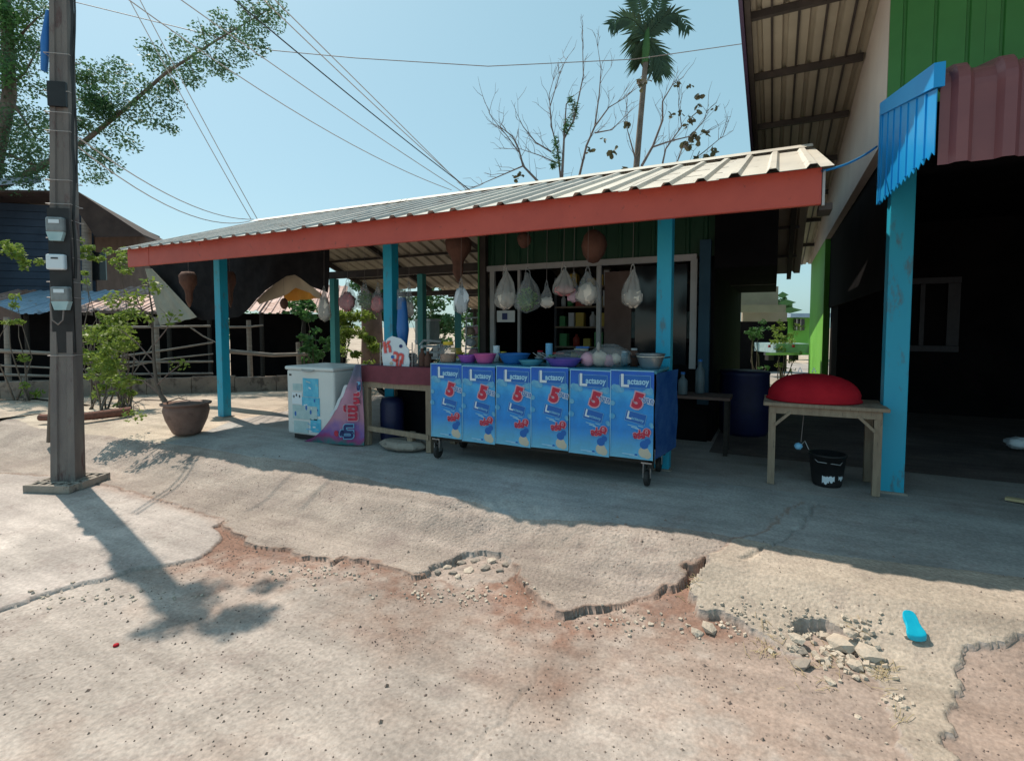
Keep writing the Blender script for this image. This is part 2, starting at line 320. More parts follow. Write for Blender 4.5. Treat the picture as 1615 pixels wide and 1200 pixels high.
    px = gz(380, 850, -.27); soil = np.maximum(soil, np.clip(1.55-np.hypot((x-px.x)/.95, (y-px.y)/.48)+(n2-.5)*1.1, 0, 1)*(~A & ~B & ~C))
    dB = dpoly(x, y, PW(B_EDGE[4:20], -.2)); soil = np.maximum(soil, np.clip(1.0-dB/.95+(n2-.5)*1.3, 0, .5)*(~A & ~B & ~C))
    soil = np.maximum(soil, soilR*(.4+.35*nz))
    soil = np.maximum(soil, .75*np.clip(1.4-dpoly(jx, jy, apronA)/.022, 0, 1)*(A*1.))
    soil = np.maximum(soil, np.clip(nz*1.4-.7, 0, .22)*(code == 0))
    soil = np.where(Ho, .15+.3*n2, soil); soil = np.maximum(soil, .5*np.clip(1-dpoly(x, y, PW(A_EDGE[2:7], -.2))/.12, 0, 1)*C)
    return z, code, np.clip(soil, 0, 1)
def ground_extra(dust=(.42,.32,.25), red=(.25,.125,.085), streak=0, pits=.5):
    def fn(N, L, tc, col, b):
        at = N.new('ShaderNodeAttribute'); at.attribute_name = 'soil'
        mx = N.new('ShaderNodeMixRGB'); rr_ = N.new('ShaderNodeValToRGB'); rr_.color_ramp.elements[0].position = .35; rr_.color_ramp.elements[0].color = (.34,.215,.16,1); rr_.color_ramp.elements[1].position = .95; rr_.color_ramp.elements[1].color = (*red, 1); L.new(at.outputs['Fac'], rr_.inputs[0]); L.new(rr_.outputs[0], mx.inputs[2])
        mf = N.new('ShaderNodeMath'); mf.operation = 'MULTIPLY'; mf.inputs[1].default_value = .8; L.new(at.outputs['Fac'], mf.inputs[0]); L.new(mf.outputs[0], mx.inputs[0]); L.new(col, mx.inputs[1])
        # large pale and dark patches
        n = N.new('ShaderNodeTexNoise'); n.inputs['Scale'].default_value = .9; n.inputs['Detail'].default_value = 7; n.inputs['Roughness'].default_value = .65; n.inputs['Distortion'].default_value = .6; L.new(tc.outputs['Object'], n.inputs['Vector'])
        r = N.new('ShaderNodeMapRange'); r.inputs[1].default_value = .3; r.inputs[2].default_value = .7; r.inputs[3].default_value = .68; r.inputs[4].default_value = 1.14; L.new(n.outputs[0], r.inputs[0])
        m2 = N.new('ShaderNodeMixRGB'); m2.blend_type = 'MULTIPLY'; m2.inputs[0].default_value = 1; L.new(mx.outputs[0], m2.inputs[1]); L.new(r.outputs[0], m2.inputs[2])
        mq = N.new('ShaderNodeMapping'); mq.inputs['Scale'].default_value = (.35, 5.5, 1); mq.inputs['Rotation'].default_value = (0, 0, .35); L.new(tc.outputs['Object'], mq.inputs[0])
        nq = N.new('ShaderNodeTexNoise'); nq.inputs['Scale'].default_value = 1.6; nq.inputs['Detail'].default_value = 6; nq.inputs['Roughness'].default_value = .6; L.new(mq.outputs[0], nq.inputs['Vector'])
        rq = N.new('ShaderNodeMapRange'); rq.inputs[1].default_value = .35; rq.inputs[2].default_value = .65; rq.inputs[3].default_value = .84; rq.inputs[4].default_value = 1.08; L.new(nq.outputs[0], rq.inputs[0])
        mk = N.new('ShaderNodeMixRGB'); mk.blend_type = 'MULTIPLY'; mk.inputs[0].default_value = 1; L.new(m2.outputs[0], mk.inputs[1]); L.new(rq.outputs[0], mk.inputs[2])
        nd = N.new('ShaderNodeTexNoise'); nd.inputs['Scale'].default_value = 2.6; nd.inputs['Detail'].default_value = 10; nd.inputs['Roughness'].default_value = .78; L.new(tc.outputs['Object'], nd.inputs['Vector'])
        rd_ = N.new('ShaderNodeMapRange'); rd_.inputs[1].default_value = .53; rd_.inputs[2].default_value = .63; rd_.inputs[4].default_value = .42; L.new(nd.outputs[0], rd_.inputs[0])
        m2 = N.new('ShaderNodeMixRGB'); m2.inputs[2].default_value = (.24,.185,.17,1); L.new(rd_.outputs[0], m2.inputs[0]); L.new(mk.outputs[0], m2.inputs[1])
        # grit and pits
        v = N.new('ShaderNodeTexVoronoi'); v.inputs['Scale'].default_value = 26; v.inputs['Randomness'].default_value = 1; L.new(tc.outputs['Object'], v.inputs['Vector'])
        n2 = N.new('ShaderNodeTexNoise'); n2.inputs['Scale'].default_value = 3.2; n2.inputs['Detail'].default_value = 3; L.new(tc.outputs['Object'], n2.inputs['Vector'])
        th = N.new('ShaderNodeMapRange'); th.inputs[1].default_value = .5; th.inputs[2].default_value = .8; th.inputs[3].default_value = .03; th.inputs[4].default_value = .27*pits*2; L.new(n2.outputs[0], th.inputs[0])
        lt = N.new('ShaderNodeMath'); lt.operation = 'LESS_THAN'; L.new(v.outputs['Distance'], lt.inputs[0]); L.new(th.outputs[0], lt.inputs[1])
        m3 = N.new('ShaderNodeMixRGB'); m3.blend_type = 'MULTIPLY'; m3.inputs[2].default_value = (.5,.45,.43,1)
        ms = N.new('ShaderNodeMath'); ms.operation = 'MULTIPLY'; ms.inputs[1].default_value = .75; L.new(lt.outputs[0], ms.inputs[0]); L.new(ms.outputs[0], m3.inputs[0]); L.new(m2.outputs[0], m3.inputs[1])
        # fine speckle
        n4 = N.new('ShaderNodeTexNoise'); n4.inputs['Scale'].default_value = 55; n4.inputs['Detail'].default_value = 4; L.new(tc.outputs['Object'], n4.inputs['Vector'])
        r4 = N.new('ShaderNodeMapRange'); r4.inputs[1].default_value = .3; r4.inputs[2].default_value = .7; r4.inputs[3].default_value = .80; r4.inputs[4].default_value = 1.15; L.new(n4.outputs[0], r4.inputs[0])
        m4 = N.new('ShaderNodeMixRGB'); m4.blend_type = 'MULTIPLY'; m4.inputs[0].default_value = 1; L.new(m3.outputs[0], m4.inputs[1]); L.new(r4.outputs[0], m4.inputs[2])
        return m4.outputs[0]
    return fn
M['road'] = pm('dusty_road_concrete', (.385,.335,.305), (.49,.43,.39), scale=2.5, rough=.95, bump=.45, bscale=34, extra=ground_extra(), spec=.15)
M['plate'] = pm('smooth_concrete', (.44,.385,.36), (.52,.46,.425), scale=2, rough=.93, bump=.25, bscale=50, extra=ground_extra(pits=.1), spec=.2)
M['apron'] = pm('rough_apron_concrete', (.35,.295,.265), (.45,.385,.34), scale=3, rough=.95, bump=.8, bscale=45, extra=ground_extra(pits=.6), spec=.15)
M['ramp'] = pm('ramp_concrete', (.42,.355,.30), (.50,.43,.36), scale=3, rough=.95, bump=.5, bscale=45, extra=ground_extra(pits=.3), spec=.15)
M['floor'] = pm('shop_floor_concrete', (.37,.37,.36), (.44,.43,.42), scale=2, rough=.85, bump=.2, bscale=40, extra=ground_extra(pits=.05), spec=.25)
M['yard'] = pm('dusty_yard', (.50,.43,.36), (.60,.52,.43), scale=1.2, rough=.95, bump=.5, bscale=12, extra=ground_extra(pits=.2), spec=.1)
xs = np.concatenate([np.arange(-10.5, -6.2, .03), np.arange(-6.2, 2.6, .0125), np.arange(2.6, 4.6, .04)]); ys = np.concatenate([np.arange(.55, 4.1, .0125), np.arange(4.1, 4.81, .05)])
GX, GY = np.meshgrid(xs, ys); gzv, gcode, gsoil = heights(GX, GY)
def grid_mesh(name, X, Y, Z, mask, soil, mat, smooth=True):
    h, w_ = X.shape; idx = np.arange(h*w_).reshape(h, w_)
    q = np.stack([idx[:-1, :-1], idx[:-1, 1:], idx[1:, 1:], idx[1:, :-1]], -1)[mask]
    u, inv = np.unique(q, return_inverse=True); inv = inv.reshape(-1, 4)
    me = bpy.data.meshes.new(name); me.vertices.add(len(u)); me.loops.add(inv.size); me.polygons.add(len(inv))
    co = np.stack([X.ravel()[u], Y.ravel()[u], Z.ravel()[u]], -1).astype(np.float32)
    me.vertices.foreach_set('co', co.ravel()); me.loops.foreach_set('vertex_index', inv.ravel().astype(np.int32))
    me.polygons.foreach_set('loop_start', np.arange(0, inv.size, 4, dtype=np.int32)); me.polygons.foreach_set('loop_total', np.full(len(inv), 4, np.int32))
    me.polygons.foreach_set('use_smooth', np.full(len(inv), smooth)); me.update(calc_edges=True)
    a = me.attributes.new('soil', 'FLOAT', 'POINT'); a.data.foreach_set('value', soil.ravel()[u].astype(np.float32))
    me.materials.append(mat); o = link(bpy.data.objects.new(name, me)); tag(o, kind='structure'); return o
fc = gcode[:-1, :-1]
for nm, k, mt in [('road', 0, 'road'), ('concrete_apron', 1, 'apron'), ('concrete_ramp', 2, 'ramp'), ('concrete_pavement', 3, 'plate'), ('shop_floor_edge', 4, 'floor'), ('yard_edge', 5, 'yard')]:
    if (fc == k).any(): grid_mesh(nm, GX, GY, gzv, fc == k, gsoil, M[mt])
def plane(name, x0, x1, y0, y1, z, mat, step=1.0):
    X, Y = np.meshgrid(np.linspace(x0, x1, max(2, int((x1-x0)/step))), np.linspace(y0, y1, max(2, int((y1-y0)/step))))
    return grid_mesh(name, X, Y, np.full(X.shape, float(z)), np.ones((X.shape[0]-1, X.shape[1]-1), bool), fbm(X, Y, .5, 3)*.5, mat)
plane('shop_floor', -7.0, 12, 4.8, 22, 0, M['floor'])
M['floor_dark'] = pm('shade_darkened_floor', (.10,.10,.105), (.15,.145,.15), scale=1.5, rough=.9, bump=.2, extra=ground_extra(pits=.05), spec=.1)  # darker concrete colour stands in for light falling off indoors
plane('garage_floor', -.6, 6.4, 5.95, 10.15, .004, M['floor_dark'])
plane('yard', -60, -7.0, 4.8, 60, 0, M['yard'])
plane('yard_far', -7.0, 60, 22, 60, -.004, M['yard'])
plane('yard_side', -60, -10.5, 2.9, 4.8, -.03, M['yard'])
plane('road_side', -60, -10.5, -6, 2.9, -.27, M['road']); plane('road_near', -10.5, 60, -12, .55, -.275, M['road']); plane('road_right', 4.6, 60, .55, 3.6, -.27, M['road'])
plane('pavement_right', 4.6, 12, 3.6, 4.8, -.005, M['floor']); plane('field', -1200, 1200, -1200, 1200, -.45, M['yard'], step=300)
# ------------------------------------------------------------------ corrugated sheet: profile along u, swept along a path of (point, normal)
def corr(mb, path, u, width, pitch=.27, hgt=.032, ribw=.05, thick=.003, phase=.0):
    u = Vector(u).normalized(); prof = []
    n = int(round(width/pitch)); p = width/max(n, 1)
    prof.append((0, 0))
    for i in range(n):
        c = (i+.5)*p+phase
        prof += [(c-ribw, 0), (c-ribw*.5, hgt), (c+ribw*.5, hgt), (c+ribw, 0)]
    prof.append((width, 0)); m = len(prof); vs = []
    for off in (0, -thick):
        for (pt, nr) in path:
            pt = Vector(pt); nr = Vector(nr).normalized()
            vs += [pt+u*a+nr*(b+off) for a, b in prof]
    k = len(path); fs = []
    for L_ in (0, 1):
        o = L_*k*m
        for i in range(k-1):
            for j in range(m-1):
                f = (o+i*m+j, o+i*m+j+1, o+(i+1)*m+j+1, o+(i+1)*m+j); fs.append(f if not L_ else f[::-1])
    e = k*m
    for j in range(m-1): fs += [(j, j+e, j+1+e, j+1), ((k-1)*m+j, (k-1)*m+j+1, (k-1)*m+j+1+e, (k-1)*m+j+e)]
    mb.add(vs, fs); return mb
# ------------------------------------------------------------------ market shed
EX0, EX1, EY, RY, RZ, EZ = -8.22, .31, 4.09, 6.35, 3.20, 2.412
shed = thing('open_shed', (-4, 5, 0), 'long open market shed with zinc sheet roof, red brown fascia and turquoise posts', 'shed')
fl = gy(215, 423, 4.20); fr = gy(1295, 326, 4.20)
FZ = 2.19
jx_ = gy(236, 420, 4.20).x
for a, b in ((EX0+.1, jx_-.004), (jx_+.004, fr.x)):
    o = MB().box(((a+b)/2, 4.215, (FZ+2.44)/2), (b-a, .045, 2.44-FZ)).build('fascia_board', M['red_paint'], shed); bevel(o, .004, 1)
MB().box((fr.x+.012, 4.21, 2.30), (.016, .03, .235)).build('fascia_end_strip', M['alu'], shed)
MB().box((fr.x+.03, 4.35, 2.18), (.08, .24, .045)).build('beam_end', M['steel_dark'], shed)
ns = 12; wS = (EX1-EX0)/ns
nf = Vector((0, -(RZ-EZ), RY-EY)).normalized(); nb_ = Vector((0, (RZ-EZ), RY-EY)).normalized()
random.seed(3)
for i in range(ns):
    x0 = EX0+i*wS; dz = random.uniform(-.004, .004)+.003*(i % 2); ey = EY+random.uniform(-.03, .02)
    corr(MB(), [((x0, ey, EZ+dz-(EY-ey)*.39), nf), ((x0, RY, RZ+dz), nf)], (1, 0, 0), wS+.02, pitch=wS/3, hgt=.026, ribw=.042).build('roof_sheet', M['zinc_old'] if i < 7 else M['zinc_mid'] if i < 9 else M['zinc'], shed)
for i in range(ns):
    x0 = EX0+i*wS; dz = .003*(i % 2)
    corr(MB(), [((x0, RY, RZ+dz-.035), nb_), ((x0, 9.22, 2.18+dz), nb_)], (1, 0, 0), wS+.02, pitch=wS/3, hgt=.034, ribw=.042).build('roof_sheet', M['soffit'], shed)
MB().prism([(EX0, RY-.16, RZ-.02), (EX0, RY, RZ+.055), (EX0, RY+.16, RZ-.02), (EX0, RY, RZ+.04)], (EX1-EX0, 0, 0)).build('ridge_cap', M['zinc'], shed)
for x in (-8.0, -6.5, -4.03, -2.4, -.9, .18):
    o = MB(); o.bar((x, EY+.22, EZ-.0), (x, RY, RZ-.08), .06, .08); o.build('rafter', M['steel_dark'], shed)
    o = MB(); o.bar((x, RY, RZ-.085), (x, 9.15, 2.12), .06, .08); o.build('rafter', M['steel_dark'], shed)
for t in (.25, .5, .78):
    MB().box(((EX0+EX1)/2, EY+(RY-EY)*t, EZ+(RZ-EZ)*t-.022), (EX1-EX0-.1, .045, .035)).build('purlin', M['steel_dark'], shed)
    MB().box(((EX0+EX1)/2, RY+2.87*t, RZ-.98*t-.065), (EX1-EX0-.1, .045, .035)).build('purlin', M['steel_dark'], shed)
MB().box(((-8.1-.0)/2, 5.08, 2.625), (8.0, .07, .12)).build('beam', M['steel_dark'], shed)
MB().box((-5.9, 7.42, 2.33), (6.9, .07, .13)).build('beam', M['steel_dark'], shed)
MB().box((-4.0, 9.08, 2.06), (8.0, .07, .10)).build('beam', M['steel_dark'], shed)
for px in (347, 616, 1050):
    p = gy(px, 400, 5.08); o = MB().box((p.x, 5.08, 1.28), (.135, .13, 2.56)).build('post', M['blue_post'], shed); bevel(o, .006)
    MB().box((p.x, 5.08, .006), (.19, .19, .012)).build('post_foot', M['old_concrete'], shed)
for px, Y, wd in ((527, 7.42, .12), (665, 7.42, .11), (722, 9.08, .1)):
    p = gy(px, 450, Y); h_ = 2.26 if Y < 8 else 2.0; MB().box((p.x, Y, h_/2), (wd, wd, h_)).build('post', M['teal_post'], shed)
# knee brace at the ridge and a dark loft panel hung over the far bay
MB().bar((-4.03, 5.12, 2.4), (-4.0, 6.3, 3.0), .05, .07).build('brace', M['steel_dark'], shed)
MB().bar((-3.9, 7.4, 2.35), (-4.5, 7.4, 2.75), .05, .07).build('brace', M['steel_dark'], shed)
M['dim_blue'] = pm('dimmed_blue_paint', (.012,.05,.085), (.02,.07,.11), scale=4, rough=.7)  # blue darkened in colour so the kiosk corner post stays dim
# ------------------------------------------------------------------ green kiosk behind the cart
KY = 6.5; kl = gy(768, 430, KY).x; kr = gy(1127, 430, KY).x
kiosk = thing('kiosk', (-2, 6.5, 0), 'green corrugated kiosk with white framed service windows behind the blue cart', 'kiosk')
kn = int((kr-kl)/.2)
for i in range(kn):
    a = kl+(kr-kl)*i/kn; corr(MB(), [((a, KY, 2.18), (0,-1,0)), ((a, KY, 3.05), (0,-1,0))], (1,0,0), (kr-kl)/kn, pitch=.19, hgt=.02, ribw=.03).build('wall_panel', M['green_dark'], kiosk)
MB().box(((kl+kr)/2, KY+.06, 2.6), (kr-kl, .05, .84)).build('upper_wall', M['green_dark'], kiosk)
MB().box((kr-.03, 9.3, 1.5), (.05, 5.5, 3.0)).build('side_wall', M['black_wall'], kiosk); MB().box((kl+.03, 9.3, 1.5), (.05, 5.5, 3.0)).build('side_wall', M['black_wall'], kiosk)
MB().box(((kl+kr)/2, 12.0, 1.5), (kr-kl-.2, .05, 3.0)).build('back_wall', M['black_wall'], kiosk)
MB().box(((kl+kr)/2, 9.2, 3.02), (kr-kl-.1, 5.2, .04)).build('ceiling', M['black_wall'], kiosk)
MB().box(((kr+.02)/2, 8.8, 2.62), (.02-kr-.01, 4.8, 1.2)).build('passage_darkener', M['black_wall'], kiosk, 'black box added beside the kiosk to darken the passage')  # black box added over the passage to make it darker
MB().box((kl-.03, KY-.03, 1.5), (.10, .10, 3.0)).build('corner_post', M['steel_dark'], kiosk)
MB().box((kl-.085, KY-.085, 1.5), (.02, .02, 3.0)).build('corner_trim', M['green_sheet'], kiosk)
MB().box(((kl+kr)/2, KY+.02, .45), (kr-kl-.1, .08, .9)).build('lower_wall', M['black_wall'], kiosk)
fz = gy(775, 424, KY-.05).z
def kx(px): return gy(px, 450, KY-.05).x
MB().box(((kx(768)+kx(1098))/2, KY-.03, fz), (kx(1098)-kx(768), .06, .075)).build('window_frame_head', M['alu'], kiosk)
for px, wd in ((776, .07), (944, .055), (1094, .075), (818, .035)):
    MB().box((kx(px), KY-.025, fz/2+.42), (wd, .05, fz-.84-.04)).build('window_jamb', M['alu'], kiosk)
for a, b in ((1000, 1082),): MB().box(((kx(a)+kx(b))/2, KY+.03, 1.25), (kx(b)-kx(a), .01, 1.7)).build('window_pane', M['glass'], kiosk)
MB().box(((kx(950)+kx(995))/2, KY+.03, 1.5), (kx(995)-kx(950)-.02, .03, 1.1)).build('door_panel', M['brown_boards'], kiosk)
MB().box((kx(1112), KY-.05, 1.4), (.12, .10, 1.9)).build('corner_post', M['dim_blue'], kiosk)
def facing_card(name, px0, px1, py0, py1, Y, mat, parent=None, th=.012):
    a = gy(px0, py1, Y); b = gy(px1, py0, Y); zz = gy((px0+px1)/2, (py0+py1)/2, Y).z; hh = abs(gy(px0, py0, Y).z-a.z)
    return MB().box(((a.x+b.x)/2, Y, zz), (b.x-a.x, th, hh)).build(name, mat, parent)
nb1 = thing('notice_board', tuple(gy(802, 505, 6.42)), 'small white notice with black print hanging in the left kiosk window', 'notice')
facing_card('board', 784, 812, 490, 508, 6.42, M['white'], nb1); facing_card('print', 792, 800, 494, 504, 6.41, M['txt_navy'], nb1, .006)
M['goods'] = [pm('goods_%s' % c[0], c[1], c[2], rough=.5) for c in (('red', (.35,.04,.03), (.4,.06,.04)), ('blue', (.03,.12,.35), (.04,.16,.4)), ('cream', (.5,.45,.35), (.55,.5,.4)), ('green', (.05,.25,.08), (.07,.3,.1)), ('yellow', (.5,.35,.04), (.55,.4,.06)), ('white', (.5,.52,.55), (.56,.58,.6)))]
gs_ = thing('goods_shelf', (kx(880), 7.6, 0), 'tall dim shelf of packets and bottles inside the kiosk behind the hanging bags', 'shelf'); rg = random.Random(77); ga, gb = kx(822)+.1, kx(1000)+.5
for s_ in (ga, gb): MB().box((s_, 7.6, 1.05), (.04, .3, 2.1)).build('upright', M['dim_frame'], gs_)
for z_ in (.75, 1.05, 1.35, 1.65, 1.95):
    MB().box(((ga+gb)/2, 7.6, z_), (gb-ga, .32, .025)).build('board', M['wood'], gs_); x_ = ga+.06
    while x_ < gb-.1:
        w_, h_ = rg.uniform(.06, .15), rg.uniform(.10, .22); nm_, mt_ = ('packet', rg.choice(M['goods']))
        if rg.random() < .6: MB().box((x_+w_/2, 7.52, z_+.014+h_/2), (w_*.9, .12, h_)).build('packet', mt_, gs_)
        else: MB().lathe([(0,0),(w_*.38,0),(w_*.4,h_*.65),(w_*.15,h_*.85),(w_*.15,h_),(0,h_)], 10, (x_+w_/2, 7.52, z_+.014)).build('bottle', mt_, gs_)
        x_ += w_+rg.uniform(.0, .06)
cab = thing('glass_cabinet', (kx(1020), 7.2, 0), 'grey glass-fronted cabinet standing inside the kiosk behind the hanging white bag', 'cabinet')
MB().box((kx(1030), 7.3, 1.0), (.9, .4, 1.25)).build('carcass', M['dim_frame'], cab)
MB().box((kx(1030), 7.09, 1.38), (.85, .02, .35)).build('door', M['sticker_pale'], cab, 'pale grey sliding door')
MB().box((kx(1030), 7.085, 1.0), (.85, .02, .3)).build('shelf_front', M['glass'], cab)
# ------------------------------------------------------------------ right hand building
PXw = .80     # plane of its left wall
rb = thing('green_building', (2.5, 5.5, 0), 'tall green metal clad building with cream beam, wide soffit and dark open garage', 'building')
# soffit (roof falls away from the street)
nS = Vector((0, .135, -1)).normalized()
eX0 = gy(1183, 130, 6.2).x
def sz(Y): return SZ0 - .135*(Y-5.3)
cA = gx(1386, 6, PXw); SZ0 = cA.z+.135*(cA.y-5.3)
purX0 = gy(1187, 245, 9.5)
exl = gx(1178, 0, -0.0)
# left eave line: find X of the fascia so that it meets the sky edge at px 1184 near py 130 on the soffit plane
def soffit_hit(px, py):
    r = ray(px, py); t = (SZ0+.135*5.3-H)/(r.z+.135*r.y); return EYE+r*t
e1 = soffit_hit(1180, 30); e2 = soffit_hit(1187, 235); EXS = (e1.x+e2.x)/2
yS0, yS1 = 2.2, 16.0; sw = (PXw+.05-EXS)/5
for i in range(5):
    corr(MB(), [((EXS+i*sw, yS0, sz(yS0)), -nS), ((EXS+i*sw, yS1, sz(yS1)), -nS)], (1,0,0), sw+.01, pitch=sw/1.0, hgt=.04, ribw=.03).build('soffit_sheet', M['soffit'], rb)
MB().prism([(PXw+.06, yS0, sz(yS0)+.06), (PXw+.06, yS1, sz(yS1)+.06), (PXw+.06, yS1, sz(yS1)+.09), (PXw+.06, yS0, sz(yS0)+.09)], (8, 0, 0)).build('roof', M['zinc'], rb)
MB().prism([(EXS-.02, yS0, sz(yS0)+.07), (EXS-.02, yS1, sz(yS1)+.07), (EXS-.02, yS1, sz(yS1)+.08), (EXS-.02, yS0, sz(yS0)+.08)], (PXw+.05-EXS, 0, 0)).build('roof', M['zinc'], rb)
for Y in (3.6, 4.7, 5.75, 6.8, 8.0, 9.3, 10.7, 12.2, 14):
    MB().bar((EXS+.02, Y, sz(Y)-.04), (PXw-.02, Y, sz(Y)-.04), .05, .07).build('purlin', M['steel_dark'], rb)
for i in range(1, 5): MB().bar((EXS+i*sw, yS0, sz(yS0)-.014), (EXS+i*sw, yS1, sz(yS1)-.014), .022, .022).build('sheet_seam', M['steel_dark'], rb)
MB().bar((EXS-.02, yS0, sz(yS0)-.02), (EXS-.02, yS1, sz(yS1)-.02), .035, .26).build('eave_fascia', M['purple'], rb)
MB().bar((EXS+.03, yS0, sz(yS0)-.05), (EXS+.03, yS1, sz(yS1)-.05), .05, .12).build('eave_beam', M['steel_dark'], rb)
# cream side band and lime side wall
cB = gx(1399, 210, PXw); BZ = cB.z; cY = gx(1400, 100, PXw).y
yw = gx(1301, 400, PXw).y
MB().prism([(PXw, cY, BZ), (PXw, 15.5, BZ), (PXw, 15.5, sz(15.5)-.01), (PXw, cY, sz(cY)-.01)], (.12, 0, 0)).build('side_band', M['cream_wall'], rb)
MB().prism([(PXw+.003, yw, 0), (PXw+.003, 15.4, 0), (PXw+.003, 15.4, BZ-.003), (PXw+.003, yw, BZ-.003)], (.11, 0, 0)).build('side_wall', M['lime'], rb)
# front wall above the awning: green ribbed panels
f0z_ = gx(1400, 166, .79).z; nfp = 7; fx0 = PXw+.0
for i in range(nfp):
    wd = .62; a = fx0+i*wd
    corr(MB(), [((a, cY-.035, f0z_), (0,-1,0)), ((a, cY-.035, sz(cY)-.02), (0,-1,0))], (1,0,0), wd-.002, pitch=wd/3, hgt=-.018, ribw=.016).build('wall_panel', M['green_sheet'], rb)
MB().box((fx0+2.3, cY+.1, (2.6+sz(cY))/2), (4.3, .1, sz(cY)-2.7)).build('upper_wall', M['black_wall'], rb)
# garage interior
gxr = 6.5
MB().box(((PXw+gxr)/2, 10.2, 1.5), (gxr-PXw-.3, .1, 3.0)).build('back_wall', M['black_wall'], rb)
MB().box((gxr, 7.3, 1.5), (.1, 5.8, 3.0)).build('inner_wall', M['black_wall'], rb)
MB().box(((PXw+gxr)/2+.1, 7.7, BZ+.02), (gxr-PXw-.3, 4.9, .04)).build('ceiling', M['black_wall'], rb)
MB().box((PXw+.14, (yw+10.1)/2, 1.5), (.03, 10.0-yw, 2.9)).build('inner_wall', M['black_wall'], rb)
MB().box((PXw+.10, (cY+.3+yw)/2, (1.7+BZ)/2), (.03, yw-cY-.3, BZ-1.7)).build('sun_blocker', M['black_wall'], rb)  # added panel in the side opening, keeps sun off the garage floor
wa = gy(1432, 550, 9.9); wb = gy(1512, 440, 9.9)
wf = MB()
for (cx_, cz_, dx, dz_) in (((wa.x+wb.x)/2, wb.z, wb.x-wa.x+.16, .09), ((wa.x+wb.x)/2, wa.z, wb.x-wa.x+.16, .09), (wa.x, (wa.z+wb.z)/2, .08, wb.z-wa.z-.10), (wb.x, (wa.z+wb.z)/2, .15, wb.z-wa.z-.10), ((wa.x*2+wb.x)/3, (wa.z+wb.z)/2, .06, wb.z-wa.z-.10)):
    wf.box((cx_, 10.1, cz_), (dx, .06, dz_))
M['inner_frame'] = pm('garage_window_frame', (.03,.03,.04), (.045,.045,.055), rough=.6)
wfo = wf.build('window_frame', M['inner_frame'], rb)
MB().box(((wa.x+wb.x)/2, 10.13, (wa.z+wb.z)/2), (wb.x-wa.x-.05, .01, wb.z-wa.z-.06)).build('window_pane', M['black_wall'], wfo)
# awning: maroon ribbed roof that curls down at the front, blue side cheek
aw = thing('awning', (2.5, 4.2, 2.3), 'maroon ribbed metal awning with bright blue side cheek above the garage mouth', 'awning')
n0 = gx(1490, 108, .79); f0 = gx(1400, 160, .79); n1 = gx(1492, 232, .79); f1 = gx(1398, 316, .79)
yN, yF = n0.y, f0.y
path = []
zf_t, zf_b = n0.z, gy(1550, 248, yN-.02).z
top = Vector((0, yF-.02, f0.z)); kn_ = Vector((0, yN+.14, zf_t+.03))
dirT = (kn_-top).normalized(); path.append((top, Vector((0, dirT.z, -dirT.y))*1)); path.append((kn_, Vector((0, dirT.z, -dirT.y))))
r_ = .13; a0 = math.atan2(-dirT.z, -dirT.y)
cc = kn_ + Vector((0, dirT.z, -dirT.y)).normalized()*(-r_)
if (Vector((0, dirT.z, -dirT.y))).z < 0: nsg = -1
else: nsg = 1
Nk = Vector((0, dirT.z, -dirT.y)).normalized()*nsg; cc = kn_-Nk*r_
ang0 = math.atan2(Nk.z, -Nk.y)
path = [(top, Nk), (kn_, Nk)]
for k in range(1, 6):
    a = ang0*(1-k/5.); v = Vector((0, -math.cos(a), math.sin(a))); path.append((cc+v*r_, v))
path.append((Vector((0, path[-1][0].y, zf_b)), Vector((0,-1,0)))) 
ax0 = .79
for i in range(6):
    wd = .76; a = ax0-.005+i*wd
    corr(MB(), [(Vector((a, p.y, p.z)), n) for p, n in path], (1,0,0), wd+.01, pitch=wd/4, hgt=.034, ribw=.05).build('awning_sheet', M['maroon'], aw)
# side cheek: upright blue strips with a saw-cut lower edge
nst = 7; yv = [yF+(yN-yF)*i/nst for i in range(nst+1)]
def topz(Y): return f0.z+(zf_t-f0.z)*(Y-yF)/(yN-yF)
def botz(Y): return f1.z+(n1.z-f1.z)*(Y-yF)/(yN-yF)
for i in range(nst):
    a, b = yv[i], yv[i+1]; mb = MB(); zt = [topz(a)-.10, topz(b)-.10]; P_ = [(ax0-.03, a, zt[0]), (ax0-.03, b+.004, zt[1])]
    for k in range(4, -1, -1):
        y_ = a+(b+.004-a)*k/4; P_.append((ax0-.03, y_, botz(y_)+(.02 if k % 2 else -.012)))
    mb.prism(P_, (.004, 0, 0)); mb.box((ax0-.034, a-.02, (zt[0]+botz(a)+.0)/2), (.010, .03, zt[0]-botz(a)-.03)); mb.build('side_strip', M['blue_sheet'], aw)
MB().prism([(ax0-.05, yF+.02, topz(yF)), (ax0-.05, yN-.02, topz(yN)+.03), (ax0-.05, yN-.02, topz(yN)-.10), (ax0-.05, yF+.02, topz(yF)-.10)], (.05, 0, 0)).build('top_flashing', M['blue_sheet'], aw)
MB().prism([(ax0-.046, yF, botz(yF)-.0), (ax0-.046, yF+.001, topz(yF)-.1), (ax0-.046, yF+.05, topz(yF)-.1), (ax0-.046, yF+.05, botz(yF)-.0)], (.03, 0, 0)).build('edge_trim', M['blue_sheet'], aw)
pb = gz(1402, 778, 0)
rp = thing('awning_post', (pb.x, pb.y+.08, 0), 'wide turquoise post holding up the corner of the maroon awning', 'post')
o = MB().box((pb.x+.02, pb.y+.08, f1.z/2+.1), (.16, .15, f1.z+.2)).build('post_shaft', M['blue_post'], rp); bevel(o)
MB().box((pb.x+.02, pb.y+.08, .008), (.2, .2, .016)).build('post_foot', M['old_concrete'], rp)
